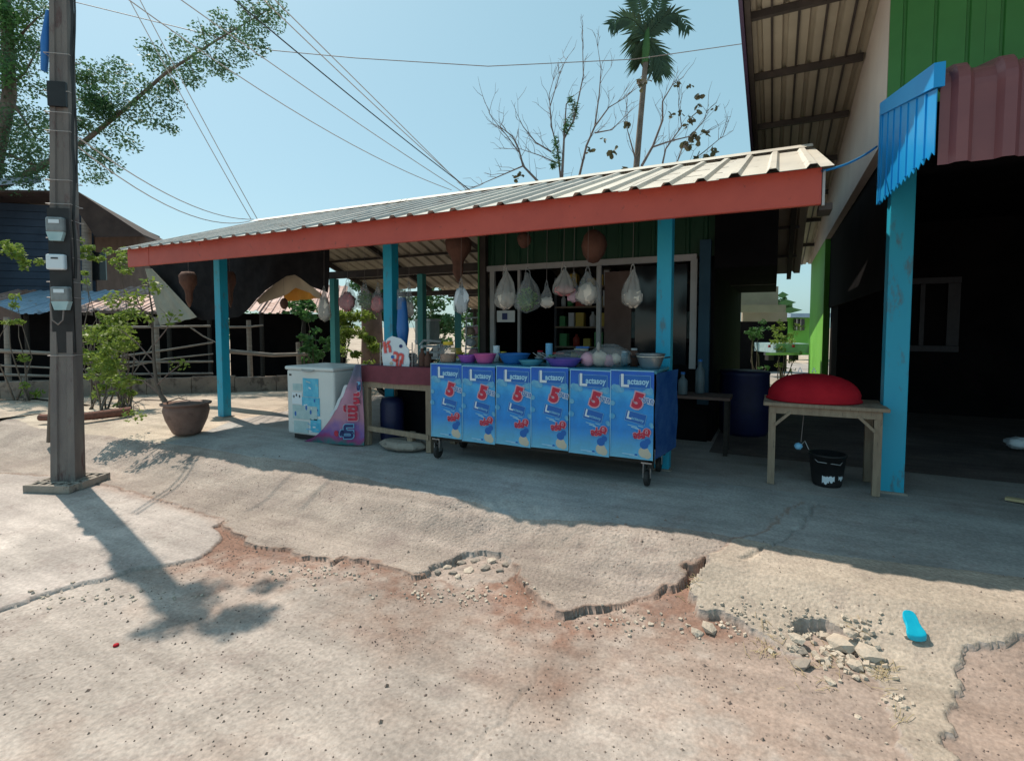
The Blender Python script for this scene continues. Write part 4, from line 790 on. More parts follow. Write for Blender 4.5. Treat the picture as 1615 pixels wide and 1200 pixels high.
# blue bundle tied to the middle post
p = gy(634, 490, 4.85); t = thing('umbrella_bundle', (p.x, 4.86, 1.3), 'folded blue parasol in a clear sleeve tied to the middle post', 'parasol')
MB().tube([(p.x+.0, 4.86, gy(634, 545, 4.86).z), (p.x, 4.86, gy(634, 520, 4.86).z), (p.x, 4.86, gy(634, 490, 4.86).z), (p.x-.01, 4.86, gy(634, 470, 4.86).z)], [.05, .075, .06, .05], 10).build('canopy', M['blue_plastic'], t)
MB().tube([(p.x-.01, 4.86, gy(634, 488, 4.86).z), (p.x-.015, 4.86, gy(634, 456, 4.86).z)], [.062, .05], 10).build('sleeve', M['bag_clear'], t)
def leafcloud(mb_name, centers, radii, counts, size, mat, parent, kind='stuff', asp=.5, flat=0, seed=0):
    rs = np.random.RandomState(seed); C_ = []; 
    for c, r, n in zip(centers, radii, counts):
        v = rs.normal(size=(n, 3)); v /= np.linalg.norm(v, axis=1)[:, None]; q = rs.uniform(size=(n, 1))**.45
        r3 = np.array(r if hasattr(r, '__len__') else (r, r, r)); C_.append(np.array(c)+v*q*r3)
    C_ = np.concatenate(C_); n = len(C_); a = rs.normal(size=(n, 3)); a[:, 2] *= .6; a /= np.linalg.norm(a, axis=1)[:, None]; b = np.cross(a, rs.normal(size=(n, 3))); b /= np.linalg.norm(b, axis=1)[:, None]
    s = size*rs.uniform(.6, 1.3, size=(n, 1)); V = np.stack([C_-a*s, C_+b*s*asp, C_+a*s, C_-b*s*asp], 1).reshape(-1, 3)
    org = np.array(ORG.get(parent.name, Vector((0,0,0)))); V = V-org
    me = bpy.data.meshes.new(mb_name); me.vertices.add(4*n); me.loops.add(4*n); me.polygons.add(n)
    me.vertices.foreach_set('co', V.astype(np.float32).ravel()); me.loops.foreach_set('vertex_index', np.arange(4*n, dtype=np.int32)); me.polygons.foreach_set('loop_start', np.arange(0, 4*n, 4, dtype=np.int32)); me.polygons.foreach_set('loop_total', np.full(n, 4, np.int32)); me.update(calc_edges=True); me.materials.append(mat)
    o = link(bpy.data.objects.new(mb_name, me)); o.parent = parent; ORG[o.name] = ORG.get(parent.name, Vector((0,0,0))); return tag(o, kind=kind)
# ------------------------------------------------------------------ hanging bags
BY = 4.92
def hbag(px, y0, y1, wpx, film, content, label, Y=None, ch=.45, seed=0, twin=True):
    Y = (BY if Y is None else Y)-.0; y1 += 1; wpx *= 1.0
    a = gy(px, y0, Y); b = gy(px, y1, Y); h = a.z-b.z; wd = wpx*(a-EYE).dot(fw)/F/2
    t = thing('hanging_bag', tuple(a), label, 'bag'); rr = random.Random(seed); ph = rr.uniform(0, 6)
    def fn(u, v):
        an = u*2*math.pi; prof = (0.05, .20, .34, .50, .64, .75, .84, .92, .97, 1.0, .90, .02); k = v*(len(prof)-1); i = min(int(k), len(prof)-2); q = prof[i]+(prof[i+1]-prof[i])*(k-i)
        q *= 1+(.26*math.sin(5*an+ph+v*2)+.14*math.sin(9*an+ph*2))*(1-v*.6)+.10*math.sin(2*an+ph*3)+.07*math.sin(3*an+v*7+ph); return (a.x+wd*q*math.cos(an)+.02*math.sin(v*5+ph)*h, Y+wd*.6*q*math.sin(an), a.z-h*v+.02*h*math.sin(3*an+ph)*v)
    MB().sheet(fn, 30, 14).build('film', M[film], t)
    if twin:
        for s in (-1, 1): MB().tube([(a.x+s*wd*.25, Y, a.z-h*.14), (a.x+s*wd*.16, Y, a.z+.015), (a.x, Y, a.z+.05)], .006, 5).build('handle', M[film], t)
    MB().tube([(a.x, Y, a.z+.04), (a.x, Y+.02, 2.58)], .002, 4).build('string', M['wire_grey'], t)
    if content: 
        if content == 'veg': leafcloud('contents', [(a.x, Y, b.z+h*ch*.55)], [(wd*.8, wd*.45, h*ch*.5)], [420], .022, M['veg_leaf'], t, seed=seed)
        else: blob('contents', (a.x, Y, b.z+h*ch*.55), (wd*.85, wd*.5, h*ch*.5), M[content], t, seed, 16, 10, .35)
hbag(797, 425, 487, 33, 'bag_white', 'pale_food', 'leftmost big hazy bag with pinkish contents hanging in the kiosk window', seed=1)
hbag(832, 430, 492, 44, 'bag_clear', 'veg', 'clear bag full of green vegetables hanging over the cart', seed=2, ch=.6)
hbag(862, 450, 485, 24, 'bag_clear', 'pale_food', 'small clear bag tucked right of the green vegetable bag', Y=4.96, seed=3)
hbag(889, 424, 466, 36, 'bag_white', 'meat', 'wide clear bag with red contents hanging above the cart centre', seed=4, ch=.4)
hbag(905, 437, 476, 22, 'bag_clear', 'txt_pink', 'small pinkish bag squeezed between the red bag and pale bag', Y=4.97, seed=5)
hbag(927, 428, 480, 38, 'bag_clear', 'pale_food', 'pale full bag hanging below the orange brown bulb', seed=6, ch=.6)
hbag(998, 424, 484, 32, 'bag_white', 'pale_food', 'lone white carrier bag hanging left of the right hand post', seed=7)
hbag(727, 446, 494, 27, 'bag_clear', 'txt_white', 'clear bag of white powder hanging below the brown gourd', seed=8, ch=.8)
hbag(511, 457, 506, 24, 'bag_white', 'pale_food', 'slim white bag hanging left of the thin teal post', Y=5.0, seed=9, ch=.7)
hbag(548, 445, 490, 34, 'bag_clear', 'meat', 'clear bag of pinkish packets hanging right of the thin teal post', Y=5.1, seed=10, ch=.6)
hbag(575, 448, 487, 34, 'bag_clear', 'veg', 'olive green bag in the row between the thin teal and middle posts', Y=5.15, seed=11, ch=.7)
hbag(596, 452, 492, 26, 'bag_clear', 'meat', 'reddish bag hanging right against the middle turquoise post', Y=5.1, seed=12, ch=.6)
hbag(645, 450, 500, 18, 'bag_clear', 'pale_food', 'thin clear bag hanging beside the folded blue parasol', Y=5.05, seed=13)
def bulb(px, y0, y1, wpx, mat, label, prof, Y=5.2, name='hanging_gourd'):
    a = gy(px, y0, Y); b = gy(px, y1, Y); h = a.z-b.z; wd = wpx*(a-EYE).dot(fw)/F/2; t = thing(name, tuple(a), label, 'gourd')
    MB().lathe([(wd*r, -h*v) for r, v in prof], 16, (a.x, Y, a.z), jag=.15).build('shell', M[mat], t); MB().tube([(a.x, Y, a.z-.02), (a.x, Y, a.z+.35)], .003, 4).build('string', M['wire_grey'], t)
PR1 = [(0,0),(.35,.03),(.8,.2),(1,.45),(.85,.72),(.4,.95),(0,1)]; PR2 = [(0,0),(.7,.02),(1,.12),(.95,.32),(.5,.52),(.42,.62),(.42,.78),(.15,.95),(0,1)]
bulb(936, 362, 416, 40, 'brown_bulb', 'large orange brown bulb hanging under the fascia above the pale bag', PR1)
bulb(722, 372, 446, 40, 'brown_bulb', 'funnel shaped dark brown gourd hanging above the bag of white powder', PR2)
bulb(826, 366, 392, 22, 'brown_bulb', 'small brown bulb hanging in front of the green kiosk wall', PR1)
bulb(297, 428, 486, 24, 'brown_bulb', 'narrow brown gourd hanging in the dark bay left of the far post', PR2, Y=5.3)
bulb(362, 428, 486, 18, 'brown_bulb', 'dim brown gourd hanging just right of the far turquoise post', PR2, Y=5.3)
# ------------------------------------------------------------------ shade cloths
def cloth(name, top, bot, Y, mat, label, cat='cloth', fold=.05, nu=30, nv=12, seed=0):
    def ip(pl, u):
        k = u*(len(pl)-1); i = min(int(k), len(pl)-2); f = k-i; return (pl[i][0]+(pl[i+1][0]-pl[i][0])*f, pl[i][1]+(pl[i+1][1]-pl[i][1])*f)
    def fn(u, v):
        a = ip(top, u); b = ip(bot, u); px, py = a[0]+(b[0]-a[0])*v, a[1]+(b[1]-a[1])*v
        q = gy(px, py, Y); return (q.x, q.y+fold*math.sin(u*17+seed)*v+fold*.5*math.sin(u*31+v*3), q.z)
    base = tuple(gy(*top[len(top)//2], Y)); o = MB().sheet(fn, nu, nv, .004).build(name, mat, None, loc=base); return tag(o, label, cat)
cloth('shade_cloth', [(230,415),(262,400),(290,390),(330,382),(380,378),(420,376),(457,375),(500,374),(520,374)], [(240,428),(262,452),(288,492),(318,506),(374,500),(408,474),(457,430),(490,452),(520,462)], 6.0, M['black_net'], 'black shade cloth sagging under the left end of the shed roof', 'shade cloth')
cloth('canvas_sheet', [(229,424),(234,424),(240,424)], [(252,513),(285,507),(312,500)], 5.9, M['grey_cloth'], 'pale grey canvas sheet hanging at the far left edge of the shed', 'canvas', .02, 12, 10)
cloth('canvas_sheet', [(404,474),(430,450),(457,429),(480,442),(505,462)], [(408,480),(440,470),(468,454),(488,462),(505,472)], 6.2, M['tan_cloth'], 'tan canvas peak tied up behind the posts left of the bags', 'canvas', .02, 16, 6, 2)
cloth('orange_cloth', [(446,462),(468,453),(488,456),(506,462)], [(448,476),(468,474),(488,472),(506,470)], 6.4, M['orange_cloth'], 'orange cloth hanging under the tan canvas peak', 'cloth', .03, 12, 5, 3)
bulb(448, 470, 488, 12, 'brown_bulb', 'small brown gourd dangling below the tan canvas peak', PR1, Y=6.0)
# ------------------------------------------------------------------ red basin table
ta = gz(1213, 766, 0); tb_ = gz(1384, 781, 0); ty = (ta.y+tb_.y)/2; rtz = gy(1213, 634, ty).z; xa, xb = ta.x-.01, tb_.x+.0
t2 = thing('side_table', ((xa+xb)/2, ty+.25, 0), 'small rough wooden table beside the right turquoise post', 'table')
bevel(MB().box(((xa+xb)/2+.0, ty+.24, rtz-.012), (xb-xa+.10, .56, .03)).build('tabletop', M['wood'], t2), .004, 1)
MB().box(((xa+xb)/2, ty+.0, rtz-.06), (xb-xa, .025, .06)).build('apron_rail', M['wood'], t2)
for x in (xa+.02, xb-.02):
    for y in (ty+.02, ty+.46): MB().box((x, y, rtz/2-.01), (.055, .05, rtz-.03)).build('leg', M['wood_v'], t2)
for x, s in ((xa+.04, 1), (xb-.04, -1)):
    MB().bar((x, ty+.0, rtz-.19), (x+s*.12, ty+.0, rtz-.07), .022, .05, (0,1,0)).build('knee_brace', M['wood'], t2)
pr = gy(1281, 632, ty+.24); t = thing('red_basin', (pr.x, ty+.24, rtz), 'big red plastic basin turned upside down on the small wooden table', 'basin')
rr_ = .355
MB().lathe([(rr_,.0),(rr_+.012,.006),(rr_+.008,.02),(rr_*.985,.03)]+[(rr_*math.cos(a_*math.pi/2/9)**.8, .03+.205*math.sin(a_*math.pi/2/9)) for a_ in range(1,9)]+[(0,.236)], 40, (pr.x, ty+.24, rtz+.004), sy=.72, jag=.03).build('shell', M['red_plastic'], t)
for k, px in enumerate((1262, 1284)):
    q = gy(px, 577, ty+.24); MB().tube([(q.x-.015, ty+.24, rtz+.25), (q.x, ty+.24, rtz+.29), (q.x+.015, ty+.24, rtz+.25)], .005, 6).build('handle', M['txt_white'], t)
p = gz(1306, 771, 0); t = thing('black_bucket', (p.x, p.y+.13, 0), 'black plastic bucket with torn white stickers under the small wooden table', 'bucket')
MB().lathe([(0,.004),(.105,.004),(.112,.02),(.14,.26),(.148,.262),(.148,.275),(.136,.275),(.105,.03),(0,.02)], 24, (p.x, p.y+.13, 0)).build('body', M['black_plastic'], t)
MB().tube([(p.x-.14, p.y+.13, .26), (p.x-.08, p.y+.0, .22), (p.x+.08, p.y+.0, .21), (p.x+.14, p.y+.13, .26)], .004, 6).build('handle', M['metal'], t)
for (da, z0, s) in ((-1.95, .07, .05), (-1.6, .085, .06), (-.9, .10, .03)):
    MB().sheet(lambda u, v: (p.x+(.1155+.0001+.107*(z0+s*v)*.12+.004)*math.cos(da+u*.42), p.y+.13+(.1155+.107*(z0+s*v)*.12+.004)*math.sin(da+u*.42), z0-.03+s*1.3*v+.012*math.sin(u*9)), 5, 3).build('sticker', M['txt_white'], t)
q = gy(1263, 702, ty+.1); t = thing('plastic_dipper', tuple(q), 'small pale blue dipper with thin handle hanging under the small wooden table', 'dipper')
blob('cup', (q.x-.02, q.y, q.z-.01), (.032, .03, .03), M['txt_pale'], t, 4); MB().tube([(q.x, q.y, q.z), (q.x+.03, q.y, q.z+.04), (q.x+.06, q.y, q.z-.03)], .004, 5).build('handle', M['metal'], t); MB().tube([(q.x, q.y, q.z+.03), (q.x+.02, q.y, rtz-.03)], .003, 5).build('string', M['wire_grey'], t)
M['dim_bottle'] = pm('dimmed_bottle', (.08,.12,.14), (.12,.16,.18), rough=.4)  # bottle colour darkened to look faint in the passage gloom
# navy drum and dim shelves in the passage
p = gz(1170, 690, 0); t = thing('navy_drum', (p.x, p.y+.3, 0), 'big dark navy plastic drum standing in the passage behind the small table', 'drum')
MB().lathe([(0,0),(.26,0),(.29,.05),(.30,.4),(.29,.75),(.30,.78),(.28,.8),(0,.8)], 24, (p.x, p.y+.3, 0)).build('body', M['navy'], t)
for k, (px, Y, zz, hh, lb_) in enumerate(((1078, 5.9, .95, .22, 'upright pale bottle right of the right cart post'), (1105, 6.1, .75, .35, 'tall pale jug dimly seen beside the kiosk corner'))):
    q = gy(px, 540, Y); t = thing('water_bottle', (q.x, Y, .62), lb_, 'bottle'); MB().lathe([(0,0),(.045,0),(.05,.01),(.05,hh*.7),(.02,hh*.85),(.02,hh),(0,hh)], 14, (q.x, Y, .62)).build('body', M['dim_bottle'], t); MB().lathe([(.022,hh),(.022,hh+.025),(0,hh+.026)], 10, (q.x, Y, .62)).build('cap', M['blue_plastic'], t)
q = gy(1092, 600, 6.0); t = thing('side_shelf', (q.x, 6.05, 0), 'dark low shelf against the kiosk corner holding pale bottles', 'shelf')
MB().box((q.x, 6.02, .6), (.8, .4, .03)).build('board', M['brown_boards'], t)
for s in (-1, 1):
    for y in (5.86, 6.18): MB().box((q.x+s*.36, y, .29), (.04, .04, .58)).build('leg', M['dark_wood'], t)
# clutter at the right edge
q = gz(1606, 722, 0); t = thing('white_rag', (q.x+.05, q.y+.2, .1), 'white crumpled rag in the gloom at the right edge', 'rag'); blob('fold', (q.x+.06, q.y+.2, .12), (.12, .08, .06), M['txt_white'], t, 8, 18, 10, .3)
q = gz(1609, 796, 0); t = thing('wood_offcut', (q.x+.05, q.y+.05, .02), 'pale splintered board lying on the floor at the right edge', 'board'); MB().bar((q.x-.06, q.y+.08, .02), (q.x+.2, q.y-.06, .035), .06, .02).build('plank', M['straw'], t)
# ------------------------------------------------------------------ utility pole
pz = -.225; pb = gz(108, 762, pz); pdp = (pb-EYE).dot(fw); ptop = dd(95, -150, pdp)
pole = thing('utility_pole', (pb.x, pb.y, pz), 'tall square concrete utility pole with electricity meters at the left', 'utility pole')
def rect_section(c, hw, hd, yaw, groove=.0):
    ca, sa = math.cos(yaw), math.sin(yaw); P_ = [(-hw,-hd),(-hw*.45,-hd),(-hw*.35,-hd+groove),(hw*.35,-hd+groove),(hw*.45,-hd),(hw,-hd),(hw,hd),(-hw,hd)]
    return [Vector((c.x+x*ca-y*sa, c.y+x*sa+y*ca, c.z)) for x, y in P_]
YW = R(38); mb = MB(); secs = []
for k in range(9):
    t_ = k/8; c = pb.lerp(ptop, t_); hw = .098*(1-t_)+.062*t_; secs.append(rect_section(c, hw*1.1, hw*.9, YW, .018))
vs = [v for s_ in secs for v in s_]; mb.add(vs, [(i*8+j, i*8+(j+1) % 8, (i+1)*8+(j+1) % 8, (i+1)*8+j) for i in range(8) for j in range(8)]); mb.add(secs[-1], [tuple(range(8))])
mb.build('shaft', M['concrete_pole'], pole)
# collar of perforated concrete blocks round the foot
for k in range(4):
    a = YW-.25+k*math.pi/2; cxy = Vector((pb.x+.0+.165*math.sin(a), pb.y-.165*math.cos(a), pz+.012)); mb = MB()
    e_ = Vector((math.cos(a), math.sin(a), 0)); n_ = Vector((math.sin(a), -math.cos(a), 0)); Lh = .235 if k % 2 == 0 else .11
    mb.bar(cxy-e_*Lh+n_*.06, cxy+e_*Lh+n_*.06, .035, .07); mb.bar(cxy-e_*Lh-n_*.06, cxy+e_*Lh-n_*.06, .035, .07)
    m_ = 6 if k % 2 == 0 else 4
    for j in range(m_): c_ = cxy+e_*(-Lh+.02+(2*Lh-.04)*j/(m_-1)); mb.bar(c_-n_*.043, c_+n_*.043, .028, .062)
    mb.build('foot_block', M['old_concrete'], pole)
fn_ = Vector((math.sin(YW), -math.cos(YW), 0)); fu_ = Vector((math.cos(YW), math.sin(YW), 0)); tilt = (ptop-pb).normalized()
def onpole(py, du=0, dn=.10):
    r = ray(100, py); z = EYE.z+(r*(pdp/r.dot(fw))).z; c = pb+(ptop-pb)*((z-pb.z)/(ptop.z-pb.z)); return c+fu_*du+fn_*dn
MR = Matrix((fu_, -fn_, Vector((0,0,1)))).transposed().to_4x4()
c = (onpole(333)+onpole(556))/2; hb = (onpole(333)-onpole(556)).z
MB().box(c+fn_*-.005+fu_*.02, (.19, .025, hb), M=MR).build('backing_board', M['black_plastic'], pole, 'black weathered board strapped to the pole')
c = onpole(155)-fn_*.01; MB().box(c, (.16, .03, .24), M=MR).build('junction_wrap', M['black_plastic'], pole, 'black wrap around the shaft')
for py in (92, 150, 183, 212, 288, 325, 350, 378, 408, 446, 470, 560):
    c0 = onpole(py, 0, 0); hw = .108; P_ = rect_section(c0, hw*1.02, hw*.9, YW, 0); P_ = [P_[0], P_[5], P_[6], P_[7], P_[0]]
    MB().tube([p_ for p_ in P_], .004, 4).build('strap', M['wire_pale'], pole)
MB().tube([onpole(-60, .14, .0)]+[onpole(y, .118+.008*math.sin(y*.05), .06) for y in range(-40, 470, 30)], .013, 6).build('service_cable', M['cable'], pole)
MB().tube([onpole(-60, .16, .0)]+[onpole(y, .135+.01*math.sin(y*.03+1), .05) for y in range(-40, 300, 30)], .008, 6).build('service_cable', M['cable'], pole)
MB().tube([onpole(20, -.12, .0), onpole(70, -.13, .03), onpole(115, -.16, 0)], [.02, .04, .03], 6).build('cable_loop', M['blue_plastic'], pole)
MB().tube([onpole(y, x, .16) for y, x in ((488, .07), (505, .06), (512, .02), (505, -.03), (480, -.045))], .008, 6).build('cable_loop', M['wire_grey'], pole)
M['meter'] = pm('meter_cover', (.15,.17,.18), (.24,.26,.27), rough=.25, scale=9)
for k, (py, du, sh_, lb_) in enumerate(((365, .01, 1, 'topmost glass domed electricity meter on the pole'), (416, .0, 0, 'white flat electricity meter in the middle of the three on the pole'), (471, .045, 1, 'lowest domed electricity meter on the pole above the looped wire'))):
    c = onpole(py, du, .115); t = thing('electricity_meter', tuple(c), lb_, 'meter')
    if sh_:
        bevel(MB().box(c+fn_*.03+Vector((0,0,.035)), (.155, .08, .15), M=MR).build('cover', M['meter'], t), .02, 3)
        P_ = [c+fu_*x+Vector((0,0,z)) for x, z in ((-.075,-.035),(.075,-.035),(.05,-.12),(-.05,-.12))]; MB().prism([p_+fn_*-.005 for p_ in P_], fn_*.07).build('terminal_cover', M['sticker_pale'], t)
        MB().box(c+fn_*.072+Vector((0,0,.065)), (.09, .006, .035), M=MR).build('dial', M['txt_white'], t)
    else:
        bevel(MB().box(c+fn_*.02, (.16, .06, .15), M=MR).build('cover', M['txt_white'], t), .015, 3); MB().box(c+fn_*.052+Vector((0,0,.035)), (.06, .006, .014), M=MR).build('dial', M['black_plastic'], t)
# ------------------------------------------------------------------ overhead wires
def span(a, b, da, db, sag, r, mat, label, group=None): return wire('overhead_wire', [dd(*a, da), dd(*b, db)], r, mat, label, 'wire', group, sag)
span((188,-30), (396,346), 9, 11.2, .05, .008, M['wire_pale'], 'left wire of the steep pair dropping to the shed ridge end')
span((205,-30), (406,346), 9, 11.2, .05, .008, M['wire_pale'], 'right wire of the steep pair dropping to the shed ridge end')
span((120,215), (400,346), 6.0, 11.2, .25, .008, M['wire_pale'], 'upper of two sagging wires from the pole to the shed ridge end')
span((118,228), (398,348), 6.0, 11.2, .35, .008, M['wire_pale'], 'lower of two sagging wires from the pole to the shed ridge end')
span((355,-12), (748,305), 7, 12, .05, .010, M['cable'], 'darkest wire crossing the sky diagonally over the leafy branch')
span((400,-15), (742,302), 7, 12, .05, .008, M['wire_pale'], 'pale diagonal wire just right of the darkest one')
span((418,-15), (738,302), 7, 12, .0, .008, M['wire_pale'], 'rightmost pale diagonal wire of the bundle')
span((250,-25), (728,302), 7, 12, .05, .008, M['wire_pale'], 'upper long pale wire starting above the pole side branch')
span((200,-2), (712,300), 7, 12, .25, .008, M['wire_pale'], 'long low wire passing through the leafy branch to the ridge')
wire('overhead_wire', [dd(-20, -30, 14), dd(430, 80, 14), dd(560, 92, 14), dd(770, 105, 14), dd(1000, 94, 14), dd(1182, 68, 14)], .011, M['wire_grey'], 'nearly level thin wire crossing behind the palm trunk', 'wire')
# ------------------------------------------------------------------ vegetation helpers
def path(pts, d, n=1):
    return [dd(x, y, (d if not isinstance(d, tuple) else d[0]+(d[1]-d[0])*i/max(1, len(pts)-1))) for i, (x, y) in enumerate(pts)]
def curvy(a, b, n, amp, rr):
    a = Vector(a); b = Vector(b); L_ = (b-a).length; off = Vector((0,0,0)); out = []
    for i in range(n+1):
        t = i/n; out.append(a.lerp(b, t)+off*math.sin(t*math.pi)); off += Vector((rr.uniform(-1,1), rr.uniform(-1,1), rr.uniform(-1,1)))*amp*L_
    return out
# leafy tree at the left
rr = random.Random(5)
tp = gz(20, 640, 0); TD = 14.0; tb0 = dd(-40, 600, TD); tb0.z = 0
tree = thing('leafy_tree', tuple(tb0), 'big leafy tree at upper left with one long branch reaching right over the sky', 'tree')
MB().tube([tb0, dd(-30, 400, TD), dd(-10, 260, TD), dd(15, 150, TD), dd(10, 20, TD), dd(-5, -150, TD)], [.3, .26, .2, .16, .12, .06], 10).build('trunk', M['bark'], tree)
mb = MB(); br = path([(-10,300),(60,265),(135,222),(200,170),(262,115),(340,65),(430,12)], (TD, 13.6)); mb.tube(br, [.10,.08,.065,.05,.04,.025,.01], 8)
for k in range(34):
    i = rr.randint(1, 5); f = rr.random(); a = br[i].lerp(br[i+1], f) if i+1 < len(br) else br[i]
    b = a+Vector((rr.uniform(-.8,1.0), rr.uniform(-.6,.6), rr.uniform(-.7,.8)))*.8; mb.tube(curvy(a, b, 3, .12, rr), [.014,.01,.007,.004], 5)
for (a, b) in (((15,150),(70,60)), ((10,200),(-30,60)), ((15,150),(60,220)), ((10,80),(90,10)), ((0,240),(90,270))):
    mb.tube(curvy(dd(*a, TD), dd(*b, TD), 4, .06, rr), [.06,.045,.03,.02,.01], 6)
mb.build('limbs', M['bark'], tree)
cs, rd, ct = [], [], []
def clump(px, py, rpx, n, d=TD, sq=1.): n = int(n*.8); cs.append(tuple(dd(px+rr.uniform(-4,4), py+rr.uniform(-4,4), d+rr.uniform(-.4,.4)))); q = rpx*d/F; rd.append((q, q, q*.75*sq)); ct.append(n)
for (x, y, r) in ((10,20,40),(55,10,30),(20,90,42),(-10,60,50),(60,70,18),(10,150,36),(40,200,40),(15,250,44),(60,240,34),(75,190,26),(-20,200,50),(50,280,26),(90,265,22),(20,285,30),(70,140,16)): clump(x, y, r*1.15, int(r*r*.8))
for (x, y, r) in ((140,110,20),(170,130,24),(195,165,26),(160,190,28),(135,235,26),(165,255,20),(200,225,20),(225,180,20),(235,140,24),(265,165,22),(255,100,20),(235,75,16),(300,110,24),(280,70,14),(330,90,26),(320,50,16),(350,110,18),(365,60,24),(395,50,22),(400,20,22),(430,35,18),(380,90,16),(415,75,12),(440,10,14),(255,200,14),(150,280,18),(130,160,20),(185,110,16),(350,30,14),(265,140,12),(305,125,14),(270,205,10)): clump(x, y, r*1.35, int(r*r*.95), 13.8)
leafcloud('crown', cs, rd, ct, .046, M['leaf_far'], tree, seed=1)
cs, rd, ct = [], [], []
for (x, y, r) in ((145,150,24),(155,175,24),(165,160,16),(125,200,20),(135,130,18),(265,135,12)): clump(x, y, r, int(r*r*1.3), 13.5)
leafcloud('crown', cs, rd, ct, .045, M['leaf_dark'], tree, seed=21)
cs, rd, ct = [], [], []
for (x, y, r) in ((20,30,30),(5,110,34),(30,60,24),(-10,20,40)): clump(x, y, r, int(r*r*.5), TD-.6)
leafcloud('crown', cs, rd, ct, .055, M['leaf_mid'], tree, seed=2)
# dense bough hanging beside the pole
bough_t = thing('slender_tree', (dd(75, 640, 6.6).x, dd(75, 640, 6.6).y, -.05), 'slender tree hidden behind the utility pole, its leaves just above the pole top', 'tree')
MB().tube([(dd(75, 640, 6.6).x, dd(75, 640, 6.6).y, -.1), dd(92, 400, 6.2), dd(92, 200, 5.9), dd(95, 0, 5.7), dd(100, -150, 5.5)], [.03,.027,.022,.018,.01], 7).build('trunk', M['bark'], bough_t)
cs, rd, ct = [], [], []
for (x, y, r) in ((95,-150,26),(125,-135,24),(150,-110,22),(100,-190,28),(65,-170,20),(140,-170,22),(175,-140,16),(120,-90,10)): clump(x, y, r, int(r*r*.30), 5.5)
leafcloud('crown', cs, rd, ct, .04, M['leaf_dark'], bough_t, seed=3)
# palm
PD = 17.0; pbase = dd(1000, 500, PD); pbase.z = 0; palm = thing('areca_palm', tuple(pbase), 'slender areca palm with drooping fronds rising behind the shed roof', 'palm')
MB().tube([pbase, dd(1003, 270, PD), dd(1010, 190, PD), dd(1018, 100, PD), dd(1020, 55, PD)], [.12,.10,.09,.085,.07], 10).build('trunk', M['bark'], palm)
MB().tube([dd(1017, 100, PD), dd(1019, 75, PD), dd(1021, 45, PD)], [.10,.13,.06], 10).build('crownshaft', M['leaf_mid'], palm)
for k, pts in enumerate(([(1020,55),(1000,33),(980,28),(961,40)], [(1022,55),(1045,28),(1068,22),(1088,48)], [(1020,58),(1012,20),(1005,-10),(1000,-40)], [(1021,58),(1035,20),(1045,-12),(1060,-40)], [(1020,62),(1034,72),(1044,95),(1046,118)], [(1021,62),(1036,90),(1034,105),(1030,112)], [(1020,58),(1045,40),(1060,48),(1072,70)][:0] or [(1020,60),(1028,40),(1040,30),(1050,20)], [(1019,60),(1008,50),(1003,62),(1001,82)], [(1020,60),(1000,48),(985,50),(972,60)][:0] or [(1018,60),(1012,78),(1010,90),(1010,100)])):
    ctr = path(pts, (PD, PD-.3+.08*k)); mb = MB(); rib = []
    for i in range(13):
        u = i/12*(len(ctr)-1); j = min(int(u), len(ctr)-2); f = u-j; p0 = ctr[max(j-1,0)]; p1 = ctr[j]; p2 = ctr[j+1]; p3 = ctr[min(j+2, len(ctr)-1)]
        rib.append(.5*((2*p1)+(-p0+p2)*f+(2*p0-5*p1+4*p2-p3)*f*f+(-p0+3*p1-3*p2+p3)*f**3))
    mb.tube(rib, [.025-.0015*i for i in range(13)], 5)
    for i in range(1, 13):
        for h2 in (0, .5):
            c_ = rib[i-1].lerp(rib[i], h2+.5 if i < 12 else h2); d_ = (rib[i]-rib[i-1]).normalized(); sd = d_.cross(Vector((fw.x, fw.y, .2))).normalized()
            for s in (-1, 1):
                L_ = .58*math.sin(math.pi*(.18+.75*i/13))*rr.uniform(.8, 1.15); tip = c_+(sd*s*.8+d_*.75).normalized()*L_+Vector((rr.uniform(-.05,.05), rr.uniform(-.05,.05), -.16*L_/.4)); wv = d_*.06
                mid = c_.lerp(tip, .5)+Vector((0,0,.03)); mb.add([c_-wv*.5, mid-wv, tip, mid+wv, c_+wv*.5], [(0,1,3,4),(1,2,3)])
    mb.build('frond', M['palm_leaf'], palm)
